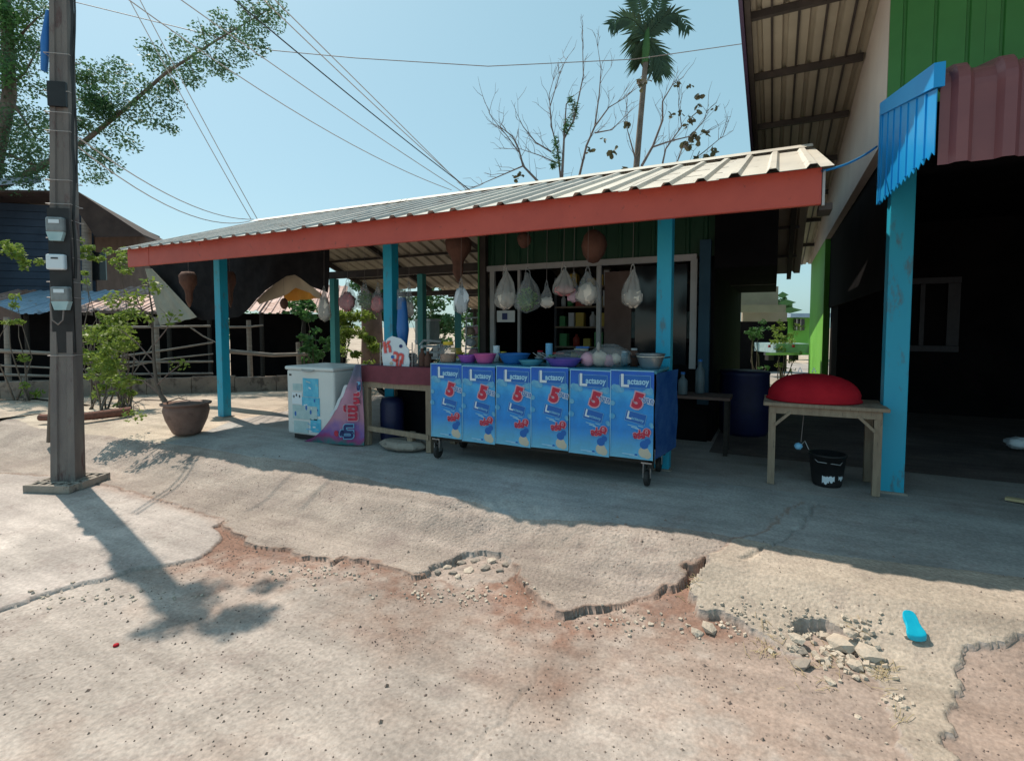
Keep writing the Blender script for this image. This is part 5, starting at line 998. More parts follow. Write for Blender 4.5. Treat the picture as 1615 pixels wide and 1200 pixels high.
# bare trees with scattered big leaves
def bare_tree(name, base_px, d, branches, leaves, label, seed, r0=.07, leafname='leaf'):
    rr = random.Random(seed); b0 = dd(base_px[0], base_px[1], d); b0.z = 0; t = thing(name, tuple(b0), label, 'tree'); tips = []
    mb = MB(); mb.tube([b0, dd(base_px[0], base_px[1]-30, d)], [r0*1.4, r0], 8); mb.build('trunk', M['bark'], t); mb = MB()
    for pts, ra in branches:
        P_ = [dd(x, y, d+rr.uniform(-.2,.2)) for x, y in pts]; mb.tube(P_, [ra*.72*(1-.85*i/(len(P_)-1)) for i in range(len(P_))], 6)
        for i in range(1, len(P_)):
            for _ in range(3):
                a = P_[i-1].lerp(P_[i], rr.random()); dr = (P_[i]-P_[i-1]).normalized(); L_ = rr.uniform(.3, .85)*d/15
                b = a+(dr+Vector((rr.uniform(-.8,.8), rr.uniform(-.6,.6), rr.uniform(.0,.9)))).normalized()*L_; c_ = curvy(a, b, 3, .08, rr); mb.tube(c_, [.008,.006,.005,.003], 4); tips.append(b)
                if rr.random() < .6: mb.tube(curvy(c_[2], c_[2]+Vector((rr.uniform(-.3,.3), 0, rr.uniform(-.1,.45))), 2, .1, rr), [.006,.005,.003], 4)
    mb.build('branches', M['twig'], t)
    for (x, y, s) in leaves:
        c_ = dd(x, y, d); mb = MB()
        for k in range(6):
            ax = Vector((rr.uniform(-1,1), rr.uniform(-1,1), rr.uniform(-1.2,.3))).normalized(); sd = ax.cross(Vector((rr.uniform(-1,1), rr.uniform(-1,1), rr.uniform(-1,1)))).normalized(); L_ = s*d/F*rr.uniform(.6, 1.1); o_ = c_+Vector((rr.uniform(-.5,.5), 0, rr.uniform(-.5,.5)))*L_
            nr = ax.cross(sd)*L_*.12; mb.add([o_, o_+ax*L_*.3+sd*L_*.32+nr, o_+ax*L_*.75+sd*L_*.3+nr, o_+ax*L_, o_+ax*L_*.75-sd*L_*.3+nr, o_+ax*L_*.3-sd*L_*.32+nr], [(0,1,2,3),(0,3,4,5)])
        mb.build('leaf_cluster', M['leaf_teak'], t)
    return t
bare_tree('bare_tree', (885,330), 15, [([(885,300),(888,250),(890,210),(893,165),(905,150)], .07), ([(885,290),(880,240),(870,200),(866,150),(880,100)], .04), ([(912,285),(925,230),(938,200),(945,150),(948,110),(942,70)], .05), ([(889,220),(905,190),(920,120),(919,75),(919,40)], .04), ([(938,200),(960,170),(985,155),(1003,140)], .035), ([(938,210),(965,205),(985,185),(990,160)], .03), ([(870,240),(845,225),(825,200),(813,175)], .035), ([(870,200),(867,170),(885,110),(895,90)], .03), ([(885,260),(850,245),(820,235),(778,235)], .025)], [(929,235,11),(966,240,13),(988,193,10)], 'bare tree left of the palm with hanging dark vine clumps', 31)
bare_tree('bare_tree', (840,330), 14, [([(848,286),(825,262),(818,235),(808,215),(795,205),(787,200)], .05), ([(825,262),(795,275),(760,290),(742,298)], .03), ([(818,240),(800,215),(775,185),(762,155)], .025)], [(813,280,10),(822,275,8)], 'thin leaning bare tree nearest the left, with a few reddish leaves', 32, r0=.05)
bare_tree('teak_tree', (1010,340), 15.5, [([(1012,262),(1030,230),(1045,190),(1045,160),(1060,135),(1078,122)], .06), ([(1005,262),(995,225),(988,200),(990,180)], .04), ([(1030,232),(1060,222),(1090,215),(1110,190),(1118,165)], .04), ([(1045,258),(1050,235),(1075,200),(1070,165),(1072,130)], .04), ([(1066,262),(1075,235),(1100,215),(1130,200)], .03), ([(1080,262),(1110,240),(1140,215),(1150,190)], .03)], [(1071,132,8),(1087,135,7),(1104,152,13),(1102,168,12),(1090,188,12),(1085,195,12),(1058,183,10),(1083,222,13),(1092,226,13),(1096,212,10),(1112,208,10),(1126,235,12),(1108,250,13),(1098,250,12),(1130,248,8),(1008,128,10),(1018,126,9),(990,265,10),(1165,248,9),(1175,245,8),(1128,168,6),(1072,175,8),(1012,135,9),(1118,248,10),(950,220,6)], 'teak tree right of the palm with scattered large drooping leaves', 33)
bt_ = [o for o in sc.objects if o.name == 'bare_tree'][0]
cs, rd, ct = [], [], []
for (x, y, r) in ((900,160,6),(904,180,8),(898,195,8),(908,170,6),(893,205,6),(877,225,7),(878,240,7),(880,255,6),(872,262,5)): cs.append(tuple(dd(x, y, 14.9))); q = r*15/F; rd.append((q, q, q*1.6)); ct.append(50)
leafcloud('vine', cs, rd, ct, .08, M['leaf_dark'], bt_, asp=.2, seed=6)
# ------------------------------------------------------------------ left background: fence, low wall, houses
fu = Vector((.743, .669, 0)); fnrm = Vector((.669, -.743, 0)); FP = gz(200, 623, 0); fence_y = lambda px, py, off=0: gp(px, py, FP+fnrm*off, fnrm)
lw = thing('low_wall', tuple(gz(200, 624, 0)), 'low stained concrete wall running along the back of the yard', 'wall')
wl = [fence_y(-80, 620), fence_y(452, 620)]; q0 = wl[0].xy.to_3d(); q1 = fence_y(560, 620).xy.to_3d(); segs = 9
for k in range(segs):
    a = q0.lerp(q1, k/segs)+fu*.005; b = q0.lerp(q1, (k+1)/segs)-fu*.005; hgt = .30+.02*((k*7) % 3)
    MB().bar(a+Vector((0,0,hgt/2)), b+Vector((0,0,hgt/2)), .12, hgt).build('wall_block', M['low_wall'], lw)
fe = thing('pole_fence', tuple(fence_y(200, 600, -.3)), 'rustic fence of grey horizontal poles in front of the dark lean-to', 'fence')
for px, t0, t1 in ((10, 500, 618), (112, 520, 618), (246, 500, 620), (392, 505, 620), (470, 540, 618), (38, 590, 618)):
    MB().tube([fence_y(px, t0, -.3), fence_y(px+4, t1, -.3)], [.045, .055], 8).build('post', M['greywood'], fe)
for pts, r in (([(-30,552),(75,557),(130,556)], .05), ([(-30,590),(77,593),(200,590),(336,589)], .035), ([(122,515),(230,516),(332,514)], .035), ([(190,562),(262,552),(336,540)], .03), ([(130,572),(240,571),(336,570)], .035), ([(196,580),(260,566),(336,558)], .025), ([(350,553),(430,560),(493,558)], .06), ([(361,516),(415,513)], .03), ([(120,622),(200,612),(331,603)], .045), ([(-30,575),(80,580),(150,583)], .025), ([(300,516),(320,530),(345,542)], .02), ([(120,600),(180,560),(210,520)], .02), ([(150,590),(200,605),(240,545)], .02), ([(195,600),(175,560),(150,530)], .018)):
    mb = MB(); P_ = [fence_y(x, y, -.24) for x, y in pts]
    if len(P_) == 2: P_ = [P_[0], P_[0].lerp(P_[1], .5)+Vector((0,0,-.02)), P_[1]]
    mb.tube(P_, [r*.8, r*.7, r*.6], 8).build('rail', M['greywood'], fe)
# lean-to with rusty sheets (behind the fence)
HO = -2.2
def shack(label, px0, px1, py_e, py_t, off_e, off_t, mat, nsh, back_h=2.2, backmat='black_wall', wall=True, name='lean_to'):
    e0 = fence_y(px0, py_e, off_e); e1 = fence_y(px1, py_e, off_e); t = thing(name, (e0.lerp(e1, .5).x, e0.lerp(e1, .5).y, 0), label, 'shed')
    zt = fence_y((px0+px1)/2, py_t, off_t).z; ze = (e0.z+e1.z)/2; dv = -fnrm*(abs(off_t-off_e)); L_ = (e1.xy-e0.xy).length
    nn = Vector((fnrm.x*(zt-ze), fnrm.y*(zt-ze), abs(off_t-off_e))).normalized(); rr = random.Random(len(label))
    for i in range(nsh):
        a = e0.xy.to_3d()+fu*(L_*i/nsh)+Vector((0,0,ze+rr.uniform(-.04,.04))); corr(MB(), [(a+fnrm*rr.uniform(-.1,.15), nn), (a+dv+Vector((0,0,zt-ze)), nn)], fu, L_/nsh+.04, pitch=.18, hgt=.025, ribw=.04).build('roof_sheet', mat if rr.random() < .75 else M['rust_roof'], t)
    if wall:
        a = e0.xy.to_3d()-fnrm*1.6; b = e1.xy.to_3d()-fnrm*1.6; MB().bar(a+Vector((0,0,ze/2)), b+Vector((0,0,ze/2)), .05, ze-.02).build('back_wall', M[backmat], t)
        for f in (0.02, .35, .68, .98):
            c_ = e0.xy.to_3d().lerp(e1.xy.to_3d(), f)-fnrm*.2; MB().tube([c_, c_+Vector((0,0,ze))], .05, 8).build('post', M['dark_wood'], t)
    return t
shack('lean-to with blue grey sheets at the far left behind the pole', -120, 100, 494, 457, -2.4, -5.5, M['bluegrey_roof'], 5)
shack('lean-to with rusty pink sheets between the pole and the shed', 104, 330, 492, 452, -2.2, -5.5, M['rust_roof'], 6)
shack('lean-to with faded red and white sheets seen through the left bays of the shed', 335, 540, 492, 448, -2.0, -5.2, M['rust_roof'], 6)
g_ = thing('porch_gable', tuple(fence_y(20, 500, -2.2)), 'brown gable board at the far left under the blue grey sheets', 'gable')
MB().prism([fence_y(-20, 476, -2.2), fence_y(30, 495, -2.2), fence_y(34, 515, -2.2), fence_y(-20, 498, -2.2)], fnrm*-.05).build('board', M['brown_boards'], g_)
M['dark_boards'] = pm('dark_brown_boards', (.035,.022,.02), (.06,.04,.035), scale=3, rough=.8)
# tall blue boarded house
HP = FP+fnrm*-6.0; hy = lambda px, py, o=0: gp(px, py, HP+fnrm*o, fnrm)
ho = thing('boarded_house', (hy(60, 500).x, hy(60, 500).y, 0), 'two storey dusty blue boarded house with brown overhanging roof behind the pole', 'house')
b0 = hy(-160, 470); b1 = hy(152, 470); zt = hy(100, 325).z; zb = hy(60, 470).z-.3; nb = 14
for k in range(nb):
    z = zb+(zt-zb)*(k+.5)/nb; a = b0.xy.to_3d()+Vector((0,0,z)); b = b1.xy.to_3d()+Vector((0,0,z)); MB().bar(a+fnrm*(.006*(k % 2)), b+fnrm*(.006*(k % 2)), .03, (zt-zb)/nb-.012).build('board', M['blue_house'], ho)
MB().bar(b0.xy.to_3d()-fnrm*.1+Vector((0,0,zb/2)), b1.xy.to_3d()-fnrm*.1+Vector((0,0,zb/2)), .1, zb).build('lower_wall', M['black_wall'], ho)
MB().bar(b0.xy.to_3d()-fnrm*.1+Vector((0,0,(zt+zb)/2)), b1.xy.to_3d()-fnrm*.1+Vector((0,0,(zt+zb)/2)), .1, zt-zb).build('inner_wall', M['black_wall'], ho)
MB().bar(b1.xy.to_3d()+Vector((0,0,zt/2)), b1.xy.to_3d()-fnrm*5+Vector((0,0,zt/2)), .06, zt).build('end_wall', M['brown_boards'], ho)
MB().tube([hy(136, 500, .3).xy.to_3d(), hy(136, 340, .3)], .12, 8).build('porch_post', M['greywood'], ho)
MB().box(hy(150, 420, .05), (.55, .06, .8), M=Matrix((fu, -fnrm, Vector((0,0,1)))).transposed().to_4x4()).build('window', M['glass'], ho)
r0, r1, r2, r3 = hy(-160, 300, 1.0), hy(66, 290, 1.0), hy(122, 305, 1.0), hy(226, 373, 1.0)
bk = fnrm*-5.0
MB().prism([r0, r2, r2+bk+Vector((0,0,-.3)), r0+bk+Vector((0,0,-.3))], (0,0,.06)).build('roof', M['dark_boards'], ho)
MB().prism([r2+Vector((0,0,0)), r3, r3+bk*.7+Vector((0,0,0)), r2+bk+Vector((0,0,-.3))], (0,0,.05)).build('roof', M['dark_boards'], ho)
MB().bar(r0+Vector((0,0,.05))+fnrm*.03, r1+Vector((0,0,.10))+fnrm*.03, .04, .16).build('eave_board', M['bluegrey_roof'], ho, 'pale blue edge board')
MB().prism([r2+Vector((0,0,-.5)), r2, r3, hy(150, 374, .98)], fnrm*-.04).build('gable_board', M['dark_boards'], ho)
# hedge behind the yard and far tree masses
def bush(name, px, py, d, rpx, n, mat, label, size=.06, stem=True, squash=.8, cat='shrub', seed=0, group=None):
    c = dd(px, py, d); g = (c.x, c.y, 0); t = thing(name, g, label, cat, group); r = rpx*d/F; rr = random.Random(seed)
    cs = []
    for k in range(22):
        a = rr.uniform(0, 6.28); q = rr.uniform(.1, 1.15)*r; hz = c.z+rr.uniform(-1, 1)*r*squash if k % 3 else rr.uniform(.1, max(.2, c.z)); cs.append((c.x+q*math.cos(a), c.y+q*math.sin(a), max(.08, hz)))
        if k % 3 == 0 and stem: MB().tube(curvy((c.x+rr.uniform(-.6,.6)*r, c.y+rr.uniform(-.3,.3)*r, 0), cs[-1], 4, .06, rr), [.018,.014,.010,.007,.004], 5).build('stem', M['bark'], t)
    size *= .62; n = int(n*2.1)
    leafcloud('foliage', cs, [(r*.34*rr.uniform(.6,1.3), r*.34, r*.26*rr.uniform(.6,1.3)) for _ in cs], [int(n*rr.uniform(.5,1.5)/22) for _ in cs], size, mat, t, seed=seed); return t
bush('yellow_shrub', 552, 510, 11.5, 34, 1100, M['leaf_yellow'], 'yellow green shrub seen between thin teal post and middle post', .08, seed=41)
bush('garden_shrub', 478, 482, 12.5, 24, 700, M['leaf_mid'], 'flat topped green shrub left of the thin teal post', .09, seed=42)
bush('garden_shrub', 500, 545, 10.8, 22, 500, M['leaf_mid'], 'low dark shrub directly above the freezer', .07, seed=43)
bush('yard_shrub', 155, 545, 8.6, 34, 900, M['leaf_yellow'], 'bright yellow green shrub right of the utility pole', .055, seed=44)
bush('yard_shrub', 188, 505, 8.8, 24, 450, M['leaf_yellow'], 'upper sprig of yellow leaves rising over the fence beside the pole', .05, seed=45)
bush('yard_shrub', 200, 600, 8.4, 18, 260, M['leaf_yellow'], 'small low yellow shrub near the end of the log', .05, seed=46)
bush('climbing_vine', 140, 395, 9.5, 18, 300, M['leaf_yellow'], 'yellow leaved vine climbing beside the upper meters', .06, seed=47, cat='vine')
bush('climbing_vine', 25, 405, 9.5, 24, 420, M['leaf_yellow'], 'yellow leaved vine in front of the blue boards at the far left', .06, seed=48, cat='vine')
bush('climbing_vine', 190, 412, 9.5, 24, 300, M['leaf_yellow'], 'sprig of yellow leaves touching the left end of the fascia', .055, seed=49, cat='vine')
q = dd(587, 520, 12.5); t = thing('tree_trunk', (q.x, q.y, 0), 'thick reddish brown trunk standing behind the yellow shrub', 'tree'); MB().tube([(q.x, q.y, 0), (q.x, q.y, 1.2), (q.x-.05, q.y, 2.6)], [.3, .25, .22], 12).build('trunk', M['terracotta'], t)
bush('back_tree', 600, 470, 15, 46, 1500, M['leaf_dark'], 'dark leafy tree closing the view behind the middle post', .12, seed=50, cat='tree')
bush('back_tree', 470, 520, 17, 60, 1500, M['leaf_dark'], 'dark hedge like tree behind the freezer', .13, seed=51, cat='tree')
bush('back_tree', 690, 480, 19, 60, 1700, M['leaf_dark'], 'dark tree filling the gap between the middle post and the kiosk', .15, seed=52, cat='tree')
bush('back_tree', 400, 500, 21, 60, 1500, M['leaf_dark'], 'dark tree mass behind the far turquoise post', .15, seed=53, cat='tree')
bush('back_tree', 760, 500, 21, 50, 1300, M['leaf_mid'], 'mid green tree behind the wire rack', .15, seed=54, cat='tree')
# things in the yard behind the shed seen over the cart
sh_ = thing('back_house', (-6, 19, 0), 'pale distant house with tiled lean-to seen through the back of the shed', 'house')
MB().box((-7.5, 20, 1.4), (7, 3, 2.8)).build('wall', M['cream_wall'], sh_); MB().box((-7.5, 18.2, 2.6), (7.6, 1.6, .08)).build('roof', M['rust_roof'], sh_); MB().box((-6.5, 18.45, 1.3), (1.2, .06, 1.0)).build('window', M['glass'], sh_)
cr = thing('wire_rack', tuple(dd(748, 560, 8.6)), 'white wire display rack left of the kiosk corner', 'rack'); RK = 8.6
mb = MB()
for px in (733, 764): mb.tube([gz(px, 640, 0).lerp(gz(px, 640, 0), 0)*0+dd(px, 620, RK), dd(px+3, 498, RK)], .014, 6)
for py in (500, 513, 530, 548): mb.tube([dd(733, py+2, RK), dd(764, py, RK)], .014, 6)
mb.build('frame', M['txt_white'], cr)
for k, (x, y) in enumerate(((740,522),(752,520),(742,540),(755,538),(748,556))): blob('packet', dd(x, y, RK+.05), (.10, .06, .07), (M['tan_cloth'], M['txt_pink'], M['txt_white'])[k % 3], cr, 60+k)
t = thing('chair_stack', tuple(dd(678, 570, 8.8)), 'stack of white plastic chairs behind the sauce bottles', 'chair stack')
for k in range(4):
    y = 572-k*9; MB().tube([dd(662, y, 8.8), dd(668, y-8, 8.8), dd(695, y-7, 8.8), dd(694, y+1, 8.8)], .022, 6).build('chair', M['txt_white'], t)
t = thing('storage_box', tuple(dd(672, 520, 9.5)), 'pale blue plastic storage box behind the chair stack', 'box'); c = dd(674, 525, 9.5); bevel(MB().box(c, (.34, .3, .42)).build('body', M['sticker_pale'], t), .02); MB().box(c+Vector((0,0,.23)), (.37, .33, .04)).build('lid', M['txt_white'], t)
t = thing('motorbike', (dd(650, 560, 9.8).x, dd(650, 560, 9.8).y, 0), 'parked dark motorbike half hidden behind the middle post', 'motorbike'); c = Vector((dd(650, 560, 9.8).x, dd(650, 560, 9.8).y, 0))
for s in (-.6, .6):
    wh = MB(); wh.lathe([(.20,-.04),(.28,-.04),(.30,0),(.28,.04),(.20,.04)], 20); wh.v = [(c.x+s+v[0], c.y+v[2], .3+v[1]) for v in wh.v]; wh.build('wheel', M['rubber'], t)
MB().tube([c+Vector((-.6,0,.35)), c+Vector((-.3,0,.62)), c+Vector((.1,0,.5)), c+Vector((.45,0,.8)), c+Vector((.55,0,1.0))], [.06,.13,.1,.09,.05], 8).build('body', M['steel_dark'], t); MB().tube([c+Vector((-.6,0,.78)), c+Vector((.05,0,.76))], [.08,.11], 8).build('seat', M['black_plastic'], t)
MB().tube([c+Vector((.5,-.3,1.02)), c+Vector((.52,0,1.0)), c+Vector((.5,.3,1.02))], .02, 6).build('handlebar', M['metal'], t); MB().box(c+Vector((.6,0,.9)), (.1,.22,.18)).build('headlight', M['txt_white'], t)
# lower shed roof seen behind (pale sheets)
lr = thing('back_lean_to', (-5.2, 12.2, 0), 'lower pale sheet roof on dark posts behind the shed near the kiosk corner', 'shed')
for i in range(7):
    a = -8.2+i*.8; corr(MB(), [((a, 11.3, 2.62), (0,.3,1)), ((a, 13.8, 1.85), (0,.3,1))], (1,0,0), .8, pitch=.2, hgt=.03, ribw=.03).build('roof_sheet', M['soffit'], lr)
for x in (-8, -5.4, -2.7): MB().tube([(x, 13.5, 0), (x, 13.5, 1.9)], .06, 8).build('post', M['dark_wood'], lr)
MB().box((-5.4, 13.5, 1.84), (5.6, .08, .1)).build('beam', M['dark_wood'], lr); MB().box((-5.4, 12.4, 2.22), (5.6, .06, .06)).build('beam', M['dark_wood'], lr)
# ------------------------------------------------------------------ view through the passage
ph_ = thing('passage_house', (dd(1200, 560, 16).x, dd(1200, 560, 16).y, 0), 'pale house front with tin canopy at the far end of the passage', 'house')
def pc(name, x0, x1, y0, y1, d, mat, par, th=.1):
    a = dd(x0, y1, d); b = dd(x1, y0, d); MR2 = Matrix((rt, Vector((-rt.y, rt.x, 0)), Vector((0,0,1)))).transposed().to_4x4(); c_ = (a+b)/2
    return MB().box(c_, ((b-a).dot(rt), th, b.z-a.z), M=MR2).build(name, mat, par)
pc('canopy_sheet', 1160, 1226, 452, 481, 15, M['soffit'], ph_); pc('fascia', 1155, 1238, 481, 493, 14.8, M['tan_cloth'], ph_); pc('fascia', 1170, 1240, 493, 507, 15.2, M['tan_cloth'], ph_); pc('wall', 1120, 1240, 507, 600, 16, M['black_wall'], ph_)
hd = thing('green_cottage', (dd(1262, 560, 22).x, dd(1262, 560, 22).y, 0), 'small pale green cottage with barred window far beyond the passage', 'house')
pc('wall', 1236, 1300, 500, 560, 22, M['lime'], hd); pc('roof', 1232, 1304, 495, 501, 21.8, M['bluegrey_roof'], hd, 1.5); pc('window', 1252, 1268, 503, 521, 21.7, M['glass'], hd)
for x in (1256, 1262): pc('window_bar', x, x+1, 503, 521, 21.6, M['alu'], hd, .04)
t = thing('parked_pickup', (dd(1232, 560, 14).x, dd(1232, 560, 14).y, 0), 'pale blue grey pickup bed parked at the end of the passage', 'pickup')
pc('body', 1206, 1258, 541, 555, 14, M['sticker_pale'], t, 1.2); pc('bumper', 1206, 1258, 556, 560, 13.3, M['metal'], t, .1); 
for x in (1212, 1250): pc('tail_lamp', x, x+3, 544, 548, 13.35, M['txt_red'], t, .04); pc('wheel', x-3, x+6, 560, 568, 13.6, M['rubber'], t, .2)
bush('garden_shrub', 1240, 525, 13.5, 22, 420, M['leaf_yellow'], 'sunlit yellow green shrub at the end of the passage', .06, seed=61)
bush('garden_shrub', 1195, 520, 12.5, 16, 260, M['leaf_mid'], 'darker green shrub left of the sunlit one in the passage', .06, seed=62)
t = bush('conifer_tree', 1233, 478, 20, 15, 260, M['leaf_dark'], 'dark conifer with layered boughs against the bright gap of the passage', .14, seed=63, cat='tree')
mb = MB()
for (x, y, w2) in ((1234, 466, 10), (1240, 478, 16), (1246, 490, 20), (1228, 484, 12)): a = dd(x-w2, y+1, 19.5); b = dd(x+w2, y-1, 19.5); mb.add([a, a.lerp(b,.5)+Vector((0,0,.14)), b, a.lerp(b,.5)-Vector((0,0,.10))], [(0,1,2,3)])
mb.build('bough', M['leaf_dark'], t)
# ------------------------------------------------------------------ potted tree
pp = gz(270, 686, 0); pot = thing('potted_tree', (pp.x, pp.y+.2, 0), 'thin bonsai like tree in a big brown glazed pot at the slab corner', 'potted plant')
pc_ = Vector((pp.x, pp.y+.2, -.01)); R_ = .27
MB().lathe([(0,.0),(.15,.0),(.17,.03),(.235,.18),(.265,.30),(.255,.35),(.245,.365),(.285,.375),(.29,.395),(.255,.40),(.24,.36),(0,.355)], 28, tuple(pc_)).build('pot', M['terracotta'], pot)
blob('soil', (pc_.x, pc_.y, pc_.z+.365), (.235, .235, .035), M['brown_boards'], pot, 2)
pd = (pc_-EYE).dot(fw); mb = MB()
mb.tube([dd(262, 636, pd), dd(253, 622, pd), dd(246, 600, pd), dd(243, 570, pd), dd(241, 530, pd), dd(240, 490, pd), dd(232, 440, pd)], [.035,.028,.022,.018,.015,.011,.005], 8).build('trunk', M['bark'], pot)
mb = MB(); rr = random.Random(9)
for pts in ([(262,632),(225,630),(210,638),(212,655)], [(246,600),(225,575),(205,560),(175,550)], [(243,570),(215,540),(190,520)], [(241,520),(225,490),(215,470)], [(245,610),(265,590),(285,575)], [(250,620),(225,600),(190,595)], [(262,634),(282,628),(300,632)], [(242,545),(262,520),(270,500)], [(240,500),(210,480),(180,470)]):
    P_ = path(pts, (pd, pd-.2)); mb.tube(P_, [.009-.002*i for i in range(len(P_))], 5)
    for _ in range(4): a = P_[1].lerp(P_[-1], rr.random()); mb.tube([a, a+Vector((rr.uniform(-.15,.15), rr.uniform(-.1,.1), rr.uniform(-.05,.15)))], [.003,.0015], 4)
mb.build('branches', M['twig'], pot)
cs = [tuple(dd(x, y, pd+rr.uniform(-.2,.2))) for x, y in ((175,550),(165,570),(190,520),(200,540),(155,590),(190,600),(215,470),(178,472),(285,575),(270,500),(212,655),(205,655),(240,450),(225,500),(150,530),(180,580))]
leafcloud('foliage', cs, [(.16,.16,.11)]*16, [150,150,130,110,110,110,70,70,26,26,26,20,60,60,110,110], .034, M['leaf_yellow'], pot, seed=12)
a = gz(118, 664, 0); b = gz(207, 656, 0); lg_ = thing('fallen_log', (a.x, a.y, 0), 'reddish brown log lying on the dusty yard between pole and pot', 'log')
M['log'] = pm('log_bark', (.14,.06,.045), (.22,.10,.075), scale=7, rough=.9, bump=.4, stretch=(1,4,4))
MB().tube([a+Vector((-.5,-.2,.045)), a+Vector((0,0,.05)), a.lerp(b,.5)+Vector((0,0,.06)), b+Vector((0,0,.075))], [.05,.055,.062,.068], 12).build('stem', M['log'], lg_)
# ------------------------------------------------------------------ litter on the ground
def hgt(x, y): z, c, s = heights(np.array([[x]]), np.array([[y]])); return float(z[0, 0])
q = gz(1441, 990, -.08); zc = hgt(q.x, q.y); a_ = gz(1431, 968, zc+.03); b_ = gz(1448, 1012, zc); a_.z = hgt(a_.x, a_.y); b_.z = hgt(b_.x, b_.y); a_ = gz(1431, 968, a_.z); b_ = gz(1449, 1012, b_.z); dv = (b_-a_); L_ = dv.length; dv.normalize(); sd = Vector((-dv.y, dv.x, 0)); t = thing('sandal_sole', (q.x, q.y, zc), 'bright cyan foam sandal sole lying on the broken ramp', 'sandal')
prf = [(0,.014),(.05,.032),(.15,.042),(.3,.044),(.45,.043),(.6,.048),(.75,.058),(.88,.058),(.96,.044),(1,.016)]; Lf = [a_+dv*L_*u+sd*w_-Vector((0,0,.002)) for u, w_ in prf]; Rg = [a_+dv*L_*u-sd*w_-Vector((0,0,.002)) for u, w_ in prf[::-1]]
bevel(MB().prism((Lf+Rg)[::-1], (0,0,.026)).build('sole', M['cyan'], t), .008, 3)
def rock_mesh(seed, r):
    import bmesh
    rr = random.Random(seed); bm = bmesh.new(); bmesh.ops.create_icosphere(bm, subdivisions=1, radius=1)
    for v in bm.verts: v.co *= rr.uniform(.65, 1.2); v.co.x *= 1.2; v.co.z *= .55; v.co.x = max(-.95, min(.95, v.co.x)); v.co.z = max(-.38, min(.4, v.co.z))
    me = bpy.data.meshes.new('concrete_chunk'); bm.to_mesh(me); bm.free(); me.transform(Matrix.Scale(r, 4)); return me
rocks = [(1328,1022,30,'big pale slab like chunk, largest of the rubble beside the ramp'),(1368,1035,24,'pale flat chunk just right of the largest piece'),(1304,1007,14,'small pale chunk at the upper left of the largest piece'),(1258,1010,16,'pale rounded chunk standing alone at the left of the rubble pile'),(1262,1030,12,'grey chunk directly below the pale rounded one'),(1350,1052,16,'pale chunk below the largest piece'),(1372,1058,12,'small chunk at the lower right of the rubble pile'),(1350,1070,10,'flat crumb at the bottom of the rubble pile'),(1265,1052,18,'dark grey slab like chunk at the lower left of the pile'),(1388,1045,10,'small chunk touching the ramp edge'),(1340,1000,12,'chunk wedged under the ramp lip'),(1292,1040,9,'brown crumb between the grey chunks and pale chunks'),(1118,995,18,'pale crumbly lump left of the rubble, below the crack'),(1100,1000,12,'smaller crumbly lump at the far left below the crack'),(1155,985,12,'grey lump between the crumbly lumps and the ramp edge'),(1310,1078,12,'low worn crumb in the soil under the pile'),(1352,1132,9,'lone white chip on the road in front of the ramp'),(1424,1115,8,'small chip along the lower edge of the ramp tongue')]
for k, (px, py, rp, lb_) in enumerate(rocks):
    q = gz(px, py, -.2); z = hgt(q.x, q.y); q = gz(px, py, z); r = rp*(q-EYE).dot(fw)/F*.85; me = rock_mesh(k, r); me.materials.append(M['rock'] if k not in (4, 8, 14) else M['old_concrete'])
    o = link(bpy.data.objects.new('concrete_chunk', me)); o.location = (q.x, q.y, z+r*.30); o.rotation_euler = (random.uniform(-.3,.3), random.uniform(-.3,.3), random.uniform(0,6)); tag(o, lb_, 'rubble chunk', 'broken concrete chunks beside the ramp')
mb = MB(); rs = random.Random(18)
for (cx2, cy2, sx2, sy2, n_) in ((1330,1035,60,28,120),(1180,985,60,16,60),(1260,1000,40,20,50),(1420,1110,30,24,24),(720,930,110,14,90),(480,900,80,16,60),(1000,975,100,14,50),(150,935,120,10,50)):
    for _ in range(n_):
        q = gz(rs.gauss(cx2, sx2*.6), rs.gauss(cy2, sy2*.6), -.24); z = hgt(q.x, q.y); r_3 = rs.uniform(.006, .016)*(1.6 if n_ > 100 else 1); yw_ = rs.uniform(0, 3)
        mb.box((q.x, q.y, z+r_3*.3), (r_3*rs.uniform(.8,1.6), r_3, r_3*.7), M=Euler((rs.uniform(-.5,.5), rs.uniform(-.5,.5), yw_)).to_matrix().to_4x4())
o = mb.build('crushed_concrete', M['rock'], None, kind='stuff'); tag(o, 'small crushed concrete chips strewn along the broken edges', 'debris')
# stones wedged in the broken patch
for k, (px, py, rp) in enumerate(((705,884,13),(728,876,12),(750,872,12),(775,876,12),(798,880,10),(715,896,11),(740,892,13),(765,890,12),(788,893,11),(722,905,8),(690,892,9))):
    q = gz(px, py, -.24); z = hgt(q.x, q.y); r = rp*(q-EYE).dot(fw)/F*.72; me = rock_mesh(100+k, r); me.materials.append(M['old_concrete'] if k % 3 else M['rock']); o = link(bpy.data.objects.new('wedged_stone', me)); o.location = (q.x, q.y, z+.008); o.rotation_euler = (random.uniform(-.2,.2), random.uniform(-.2,.2), random.uniform(0,6)); tag(o, ('leftmost', 'second of the upper row', 'third of the upper row', 'fourth of the upper row', 'upper right', 'lower left', 'lower middle', 'right of the lower middle', 'lower right', 'lowest front', 'extreme left corner')[k]+' broken stone in the hollow under the lifted apron edge', 'stone', 'stones wedged in the broken apron hollow')
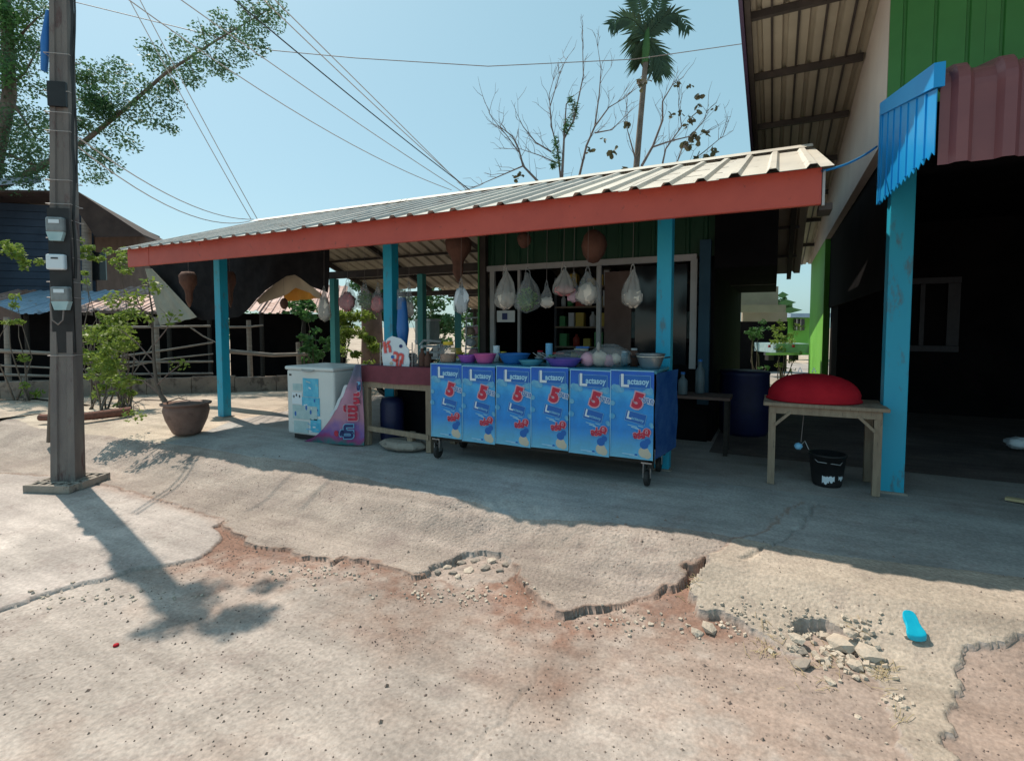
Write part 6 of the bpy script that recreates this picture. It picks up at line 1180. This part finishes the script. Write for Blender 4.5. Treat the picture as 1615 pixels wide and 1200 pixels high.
# gravel
import bmesh
bm = bmesh.new(); rr = np.random.RandomState(4)
n = 7000; gxs = rr.uniform(-5.5, 1.4, n*3); gys = rr.uniform(.9, 3.9, n*3)
zz, cc_, ss = heights(gxs[None, :], gys[None, :]); zz = zz[0]; cc_ = cc_[0]; ss = ss[0]
pk = rr.uniform(size=n*3) < np.where(cc_ == 0, .25+.75*ss, np.where(cc_ == 1, .16, np.where(cc_ == 3, .03, .08)))*fbm(gxs, gys, 1.5, 99)*1.5
mb = MB()
for x, y, z in zip(gxs[pk], gys[pk], zz[pk]):
    r = rr.uniform(.003, .0075)*(1+1.0*(rr.uniform() < .04)); P_ = [(x+r*rr.uniform(.7,1.3)*math.cos(a), y+r*rr.uniform(.7,1.3)*math.sin(a), z-.001) for a in (0, 1.57, 3.14, 4.71)]+[(x+rr.uniform(-.3,.3)*r, y, z+r*rr.uniform(.6,1.1))]
    mb.add(P_, [(0,1,4),(1,2,4),(2,3,4),(3,0,4)])
o = mb.build('gravel', M['pebble'], None, kind='stuff'); tag(o, 'small loose grit and pebbles scattered over road and apron', 'gravel')
mb = MB(); rs = random.Random(8)
for (px, py, s, n_) in ((1392,1055,22,46),(1205,1005,28,30),(1300,1050,50,34),(1215,1020,16,16),(1090,935,14,22),(1360,1010,22,18),(1420,1120,30,8)):
    for _ in range(n_):
        q = gz(px+rs.gauss(0, s*.5), py+rs.gauss(0, s*.35), -.2); z = hgt(q.x, q.y)+.006; a = rs.uniform(0, 3.14); L_ = rs.uniform(.02, .07); v = Vector((math.cos(a), math.sin(a), rs.uniform(-.1,.35)))*L_
        p0 = Vector((q.x, q.y, z)); mb.tube([p0, p0+v*.5+Vector((0,0,.004)), p0+v], .0013, 3, cap=False)
o = mb.build('dry_straw', M['straw'], None, kind='stuff'); tag(o, 'dry straw wisps caught in the rubble beside the ramp', 'straw')
q = gz(183, 1016, -.26); t = MB().lathe([(0,0),(.012,0),(.014,.004),(.012,.01),(0,.011)], 10, (q.x, q.y, hgt(q.x, q.y))); o = t.build('bottle_cap', M['red_plastic'], None); tag(o, 'tiny red bottle cap on the road at lower left', 'bottle cap')
sc.cycles.max_bounces = 6
